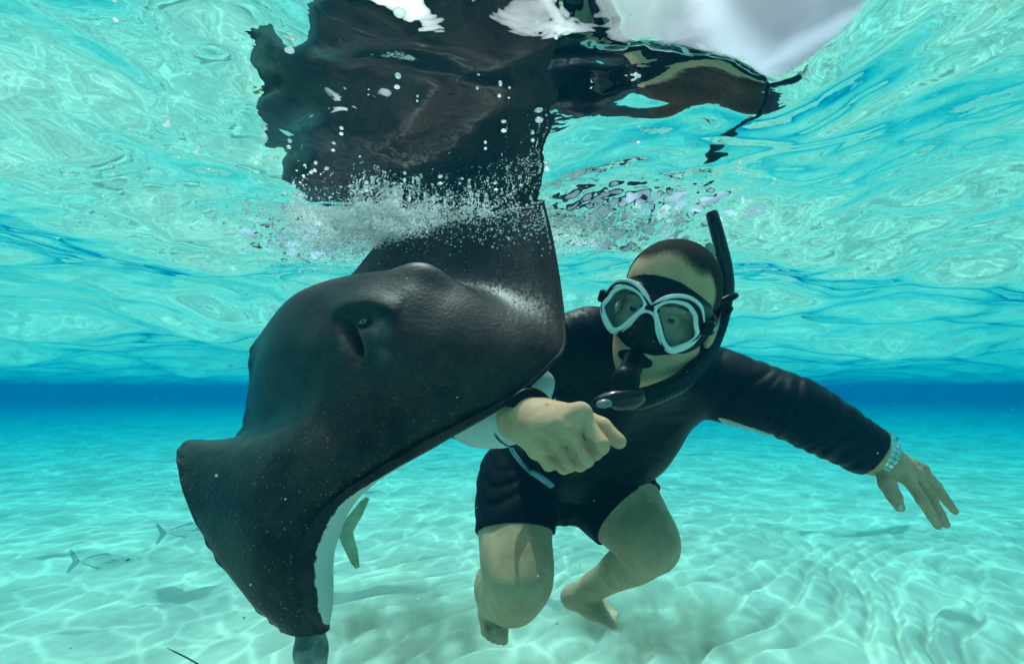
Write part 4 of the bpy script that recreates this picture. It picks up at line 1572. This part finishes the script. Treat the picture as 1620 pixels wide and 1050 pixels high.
# ------------------------------------------------------------------ fish
def fish(name, label, cols_, px, py, d, length, roll, yaw, group, deep=.26, open_tail=1.0):
    """forked-tail silvery fish; local x = nose, y = side, z = up"""
    root = empty(name, at(px, py, d))
    tag(root, label, 'fish', group)
    root.rotation_euler = (0, roll, yaw)
    back, belly, fin = cols_
    prof = [(0.50, .006, .006), (.47, .030, .028), (.40, .062, .060), (.28, .100, .098), (.12, .126, .128), (-.02, .128, .130), (-.16, .105, .105),
            (-.28, .068, .066), (-.37, .030, .028), (-.43, .018, .017)]
    n, sg = len(prof), 16
    V, F = [], []
    for x, zu, zd in prof:
        for k in range(sg):
            a = 2 * math.pi * k / sg
            z = math.sin(a)
            V.append((x * length, math.cos(a) * (zu + zd) * .22 * length, (zu if z > 0 else zd) * z * length * deep / .26))
    for i in range(n - 1):
        for k in range(sg):
            F.append((i * sg + k, (i + 1) * sg + k, (i + 1) * sg + (k + 1) % sg, i * sg + (k + 1) % sg))
    F.append(tuple(range(sg)))
    F.append(tuple((n - 1) * sg + k for k in range(sg - 1, -1, -1)))
    mesh_obj('body', V, F, back, root)

    def fin_mesh(nm, pts, w, m_):
        P = [Vector((x * length, 0, z * length)) for x, z in pts]
        k = len(P)
        V = [p + Vector((0, w, 0)) for p in P] + [p - Vector((0, w, 0)) for p in P]
        F = [tuple(range(k)), tuple(range(2 * k - 1, k - 1, -1))] + [(i, i + k, (i + 1) % k + k, (i + 1) % k) for i in range(k)]
        return mesh_obj(nm, V, F, m_, root, smooth=False)

    q = open_tail
    fin_mesh('tail_fin', [(-.40, .016), (-.44, .07 * q), (-.52, .17 * q), (-.56, .200 * q), (-.585, .190 * q), (-.555, .10 * q), (-.52, .035 * q), (-.505, 0),
                          (-.52, -.035 * q), (-.555, -.10 * q), (-.585, -.190 * q), (-.56, -.200 * q), (-.52, -.17 * q), (-.44, -.07 * q), (-.40, -.016)], .004 * length, fin)
    fin_mesh('dorsal_fin', [(.10, .11), (.04, .155), (-.04, .135), (-.20, .10), (-.34, .05), (-.34, .035), (-.1, .10)], .0025 * length, fin)
    fin_mesh('anal_fin', [(-.02, -.11), (-.07, -.150), (-.13, -.125), (-.24, -.085), (-.34, -.045), (-.34, -.03), (-.1, -.10)], .0025 * length, fin)
    for sd_ in (-1, 1):
        V = [(.22 * length, sd_ * .034 * length, -.005 * length), (.10 * length, sd_ * .075 * length, .012 * length), (.03 * length, sd_ * .080 * length, -.012 * length), (.20 * length, sd_ * .036 * length, -.022 * length),
             (.12 * length, sd_ * .066 * length, -.004 * length)]
        mesh_obj('pectoral_fin', V, [(0, 1, 2, 3), (3, 2, 1, 4), (0, 4, 1), (0, 3, 4)], fin, root, smooth=False)
        fe = Field(np.array((.40 * length, sd_ * .030 * length, .016 * length)) - .02 * length - .004, np.array((.40 * length, sd_ * .030 * length, .016 * length)) + .02 * length + .004, .005 * length)
        fe.ell((.40 * length, sd_ * .027 * length, .016 * length), (.018 * length, .009 * length, .018 * length), None, .0005)
        field_obj('eye', fe, belly, root, 0)
    return root


def two_tone(name, top, low, z0, rough=.25, solid=1.0):
    """darker back over a pale flank, split along local height"""
    m, t, out = mat(name)
    b = node(t, 'ShaderNodeBsdfPrincipled', i_Roughness=rough)
    tc = node(t, 'ShaderNodeTexCoord')
    sx = node(t, 'ShaderNodeSeparateXYZ')
    mr = node(t, 'ShaderNodeMapRange', n1=z0 * .1, n2=z0)
    mx = node(t, 'ShaderNodeMix', data_type='RGBA')
    mx.inputs['A'].default_value = (*low, 1)
    mx.inputs['B'].default_value = (*top, 1)
    t.links.new(tc.outputs['Object'], sx.inputs[0])
    t.links.new(sx.outputs['Z'], mr.inputs[0])
    t.links.new(mr.outputs[0], mx.inputs['Factor'])
    t.links.new(mx.outputs['Result'], b.inputs['Base Color'])
    tr = node(t, 'ShaderNodeBsdfTransparent')
    ms = node(t, 'ShaderNodeMixShader', n0=solid)
    t.links.new(tr.outputs[0], ms.inputs[1])
    t.links.new(b.outputs[0], ms.inputs[2])
    t.links.new(ms.outputs[0], out.inputs['Surface'])
    return m


SILV = two_tone('silver_flank', (0.20, 0.30, 0.32), (0.70, 0.74, 0.70), .022, solid=.22)
SFIN = two_tone('silver_fin', (0.30, 0.40, 0.41), (0.30, 0.40, 0.41), .022, solid=.4)
FEYE = principled('fish_eye', (0.02, 0.02, 0.02), .15)
fish('silver_fish', 'small silver fork-tailed fish gliding low over the sand, left of the ray', (SILV, FEYE, SFIN), 164, 887, 1.75, .205, R(2), R(8), 'small silver fish over the sand')
fish('silver_fish', 'faint silver fish half hidden behind the edge of the ray\'s hanging wing', (SILV, FEYE, SFIN), 300, 838, 2.0, .215, R(-4), R(14), 'small silver fish over the sand')
YEL = two_tone('yellow_flank', (0.40, 0.42, 0.16), (0.62, 0.60, 0.38), .02)
YFIN = principled('yellow_fin', (0.62, 0.60, 0.42), .4, col2=(0.34, 0.36, 0.22), scale=24)
fish('yellow_fish', 'yellowish fish behind the ray with only its forked tail showing past the pale belly', (YEL, FEYE, YFIN), 440, 836, .98, .30, R(-6), R(193), None, open_tail=1.25)

# ------------------------------------------------------------------ drifting blade of seagrass
o = tube('seagrass_blade', [at(264, 1024, 1.15), at(278, 1031, 1.15), at(296, 1040, 1.14), at(318, 1052, 1.13), at(345, 1064, 1.12)],
         [.0006, .0014, .0016, .0016, .0012], principled('dark_seagrass', (0.018, 0.030, 0.018), .5), None, 8, 6)
tag(o, 'thin dark blade of seagrass drifting low at the bottom edge, left of the wing tip', 'seagrass')


# ------------------------------------------------------------------ air bubbles
def air_material(name, rough, white):
    m, t, out = mat(name)
    fr = node(t, 'ShaderNodeFresnel', i_IOR=1.333)
    lw = node(t, 'ShaderNodeLayerWeight', i_Blend=0.55)
    gl = node(t, 'ShaderNodeBsdfGlossy', i_Roughness=rough)
    tr = node(t, 'ShaderNodeBsdfTransparent')
    df = node(t, 'ShaderNodeBsdfDiffuse')
    df.inputs[0].default_value = (0.9, 0.92, 0.92, 1)
    tl = node(t, 'ShaderNodeBsdfTranslucent')
    tl.inputs[0].default_value = (0.9, 0.92, 0.92, 1)
    mx = node(t, 'ShaderNodeMixShader')
    m2 = node(t, 'ShaderNodeMixShader', n0=0.8)
    m3 = node(t, 'ShaderNodeMixShader', n0=white)
    t.links.new(lw.outputs['Facing'], mx.inputs[0])
    t.links.new(tr.outputs[0], mx.inputs[1])
    t.links.new(gl.outputs[0], mx.inputs[2])
    t.links.new(df.outputs[0], m2.inputs[1])
    t.links.new(tl.outputs[0], m2.inputs[2])
    t.links.new(mx.outputs[0], m3.inputs[1])
    t.links.new(m2.outputs[0], m3.inputs[2])
    t.links.new(m3.outputs[0], out.inputs['Surface'])
    return m


BUB = air_material('air_bubble', 0.12, 0.6)
FROTH = air_material('froth', 0.25, 1.0)


def under_surface(px, py, drop=.008):
    k = FWD.z - UP.z * (py - 525.0) / FPX
    d = (SURF - drop - CAM.z) / k
    p = at(px, py, d)
    z = float(surf_h(np.array([[p.x]]), np.array([[p.y]]), np.array([[math.hypot(p.x, p.y)]]))[0, 0])
    d = (z - drop - CAM.z) / k
    return at(px, py, d), d


def under_many(px, py, drop):
    """the same for arrays: points just under the waves"""
    k = FWD.z - UP.z * (py - 525.0) / FPX
    base = np.array(FWD)[None] + np.array(RIGHT)[None] * ((px - 810.0) / FPX)[:, None] - np.array(UP)[None] * ((py - 525.0) / FPX)[:, None]
    d = (SURF - drop - CAM.z) / k
    P = np.array(CAM)[None] + d[:, None] * base
    z = surf_h(P[:, 0], P[:, 1], np.hypot(P[:, 0], P[:, 1]))
    d = (z - drop - CAM.z) / k
    return np.array(CAM)[None] + d[:, None] * base, d


def ico(sub):
    t_ = (1 + 5 ** .5) / 2
    v_ = [(-1, t_, 0), (1, t_, 0), (-1, -t_, 0), (1, -t_, 0), (0, -1, t_), (0, 1, t_), (0, -1, -t_), (0, 1, -t_), (t_, 0, -1), (t_, 0, 1), (-t_, 0, -1), (-t_, 0, 1)]
    f_ = [(0, 11, 5), (0, 5, 1), (0, 1, 7), (0, 7, 10), (0, 10, 11), (1, 5, 9), (5, 11, 4), (11, 10, 2), (10, 7, 6), (7, 1, 8), (3, 9, 4), (3, 4, 2), (3, 2, 6), (3, 6, 8), (3, 8, 9),
          (4, 9, 5), (2, 4, 11), (6, 2, 10), (8, 6, 7), (9, 8, 1)]
    v_ = [np.array(x) / np.linalg.norm(x) for x in v_]
    for _ in range(sub):
        nf, cache = [], {}

        def md(a, b):
            k = (min(a, b), max(a, b))
            if k not in cache:
                w_ = v_[a] + v_[b]
                v_.append(w_ / np.linalg.norm(w_))
                cache[k] = len(v_) - 1
            return cache[k]
        for a, b, c in f_:
            x, y, z = md(a, b), md(b, c), md(c, a)
            nf += [(a, x, z), (b, y, x), (c, z, y), (x, y, z)]
        f_ = nf
    return np.array(v_), np.array(f_)


iv, if_ = ico(2)
spots = [(632, 20, 11), (458, 80, 7), (418, 215, 7), (457, 233, 7), (527, 238, 6), (697, 290, 5), (743, 295, 5), (768, 235, 6), (797, 207, 8), (853, 190, 6), (843, 222, 5), (824, 293, 5), (785, 300, 4),
         (865, 268, 5), (640, 285, 4), (263, 198, 6), (310, 240, 6), (183, 32, 6), (283, 250, 4), (355, 310, 4), (340, 331, 4), (228, 254, 3), (178, 276, 4), (162, 310, 4), (540, 212, 4), (498, 270, 4),
         (480, 278, 4), (580, 302, 3), (625, 318, 4), (660, 160, 5), (628, 138, 5), (583, 150, 3), (755, 140, 4), (790, 152, 5), (805, 155, 3), (1010, 225, 5), (1175, 318, 5), (1160, 300, 3), (1195, 350, 3),
         (880, 60, 4), (850, 52, 4), (1205, 375, 3), (770, 318, 4), (845, 322, 4), (1110, 352, 4), (1090, 365, 5), (1140, 345, 4), (205, 205, 4), (330, 268, 4), (105, 276, 4), (75, 305, 3), (405, 258, 4)]
g9b = np.random.default_rng(5)
bme = None
for k, (x, y, r) in enumerate(spots):
    p, d = under_surface(x, y, .006)
    if bme is None:
        ob = mesh_obj('air_bubble', iv, if_, BUB)
        bme = ob.data
    else:
        ob = bpy.data.objects.new('air_bubble', bme)
        C.objects.link(ob)
    rad_ = r * g9b.uniform(.45, 1.0) * d / FPX
    ob.location = p
    ob.scale = (rad_ * (1.0 + .25 * math.sin(k * 1.7)), rad_, rad_ * .62)
    where = ('left of the dark reflection' if x < 400 else
             'within the dark mirror image of the ray' if x < 900 else 'near the top of the snorkel')
    size = 'largest bright air bubble, at the very top' if k == 0 else 'small bright air bubble under the surface'
    tag(ob, size + ' ' + where, 'bubble', 'air bubbles under the surface')

# froth where the ray's wing and the snorkeller break the surface: countless tiny bubbles
jv, jf = ico(0)
g9 = np.random.default_rng(77)
cent = []
for (x, y, sx, sy, n) in ((560, 352, 65, 22, 9000), (630, 375, 45, 28, 7000), (490, 400, 45, 20, 1600), (730, 345, 80, 14, 1500), (840, 350, 35, 18, 900), (930, 352, 45, 22, 5500), (1040, 345, 60, 16, 4500),
                          (880, 400, 6, 40, 250), (1130, 350, 25, 14, 350)):
    px, py = x + g9.normal(size=n) * sx, y + g9.normal(size=n) * sy
    lim_ = 326 + 8 * np.sin(px * .05) + 5 * np.sin(px * .13)
    py = np.where(py < lim_, 2 * lim_ - py, py)
    P, d = under_many(px, py, np.abs(g9.normal(size=n)) * .012)
    ok = (d < 1.35) & (py < 470)
    cent.append(np.concatenate([P[ok], (np.abs(g9.normal(size=n)) ** 1.6 * .0007 + .00035)[ok][:, None]], 1))
cent = np.concatenate(cent)
# a veil of bubbles streaming down the far wing
ve = []
for _ in range(1500):
    x, y = g9.uniform(590, 880), 335 + abs(g9.normal()) * 28
    p, n = on_back(x, min(y, 430))
    q = p + n * (.004 + abs(g9.normal()) * .01)
    ve.append((q[0], q[1], min(q[2], SURF - .004), abs(g9.normal()) * .0008 + .0004))
cent = np.concatenate([cent, np.array(ve)])
V = (cent[:, None, :3] + jv[None] * cent[:, None, 3:4]).reshape(-1, 3)
F = (jf[None] + (np.arange(len(cent)) * len(jv))[:, None, None]).reshape(-1, 3)
o = mesh_obj('froth', V, F, FROTH)
tag(o, 'white froth of tiny bubbles churned up where the ray meets the surface', 'froth', kind='stuff')

# specks of sand and plankton adrift in the water
cent = []
for _ in range(420):
    d = g9.uniform(.42, 2.6)
    p = at(g9.uniform(-50, 1670), g9.uniform(330, 1060), d)
    if p.z < .1 or p.z > SURF - .06:
        continue
    cent.append((p.x, p.y, p.z, abs(g9.normal()) * .0006 + .0004))
cent = np.array(cent)
V = (cent[:, None, :3] + jv[None] * cent[:, None, 3:4]).reshape(-1, 3)
F = (jf[None] + (np.arange(len(cent)) * len(jv))[:, None, None]).reshape(-1, 3)
o = mesh_obj('drifting_specks', V, F, principled('speck', (0.7, 0.66, 0.58), .8))
tag(o, 'pale specks of sand and plankton adrift in the water', 'specks', kind='stuff')

# ------------------------------------------------------------------ clouds of sand stirred up by the feet
m, t, out = mat('stirred_sand')
pv = node(t, 'ShaderNodeVolumePrincipled')
pv.inputs['Color'].default_value = (0.82, 0.76, 0.62, 1)
pv.inputs['Anisotropy'].default_value = 0.2
tc = node(t, 'ShaderNodeTexCoord')
nz = node(t, 'ShaderNodeTexNoise', i_Scale=7.0, i_Detail=4.0, i_Roughness=0.6, i_Distortion=0.8)
t.links.new(tc.outputs['Object'], nz.inputs['Vector'])
ln = node(t, 'ShaderNodeVectorMath', operation='LENGTH')
t.links.new(tc.outputs['Generated'], ln.inputs[0])
sb = node(t, 'ShaderNodeVectorMath', operation='SUBTRACT')
sb.inputs[1].default_value = (0.5, 0.5, 0.5)
t.links.new(tc.outputs['Generated'], sb.inputs[0])
t.links.new(sb.outputs[0], ln.inputs[0])
fa = node(t, 'ShaderNodeMapRange', n1=0.5, n2=0.15, n3=0.0, n4=1.0)
t.links.new(ln.outputs['Value'], fa.inputs[0])
th_n = node(t, 'ShaderNodeMapRange', n1=0.46, n2=0.72, n3=0.0, n4=1.0)
t.links.new(nz.outputs['Fac'], th_n.inputs[0])
mu = node(t, 'ShaderNodeMath', operation='MULTIPLY')
t.links.new(fa.outputs[0], mu.inputs[0])
t.links.new(th_n.outputs[0], mu.inputs[1])
mu2 = node(t, 'ShaderNodeMath', operation='MULTIPLY', n1=40.0)
t.links.new(mu.outputs[0], mu2.inputs[0])
t.links.new(mu2.outputs[0], pv.inputs['Density'])
t.links.new(pv.outputs[0], out.inputs['Volume'])
kv, kf = ico(2)
for x, y, d, sx, sy, sz, lb in ((1020, 985, 1.62, .34, .26, .13, 'pale cloud of sand stirred up beside the snorkeller\'s right-hand foot'),
                                (640, 1000, 1.60, .34, .26, .15, 'thin haze of stirred sand between the wing tip and the near foot')):
    o = mesh_obj('sand_cloud', kv * np.array((sx, sy, sz)), kf, m)
    o.location = at(x, y, d)
    tag(o, lb, 'sand cloud', 'clouds of stirred sand', 'stuff')
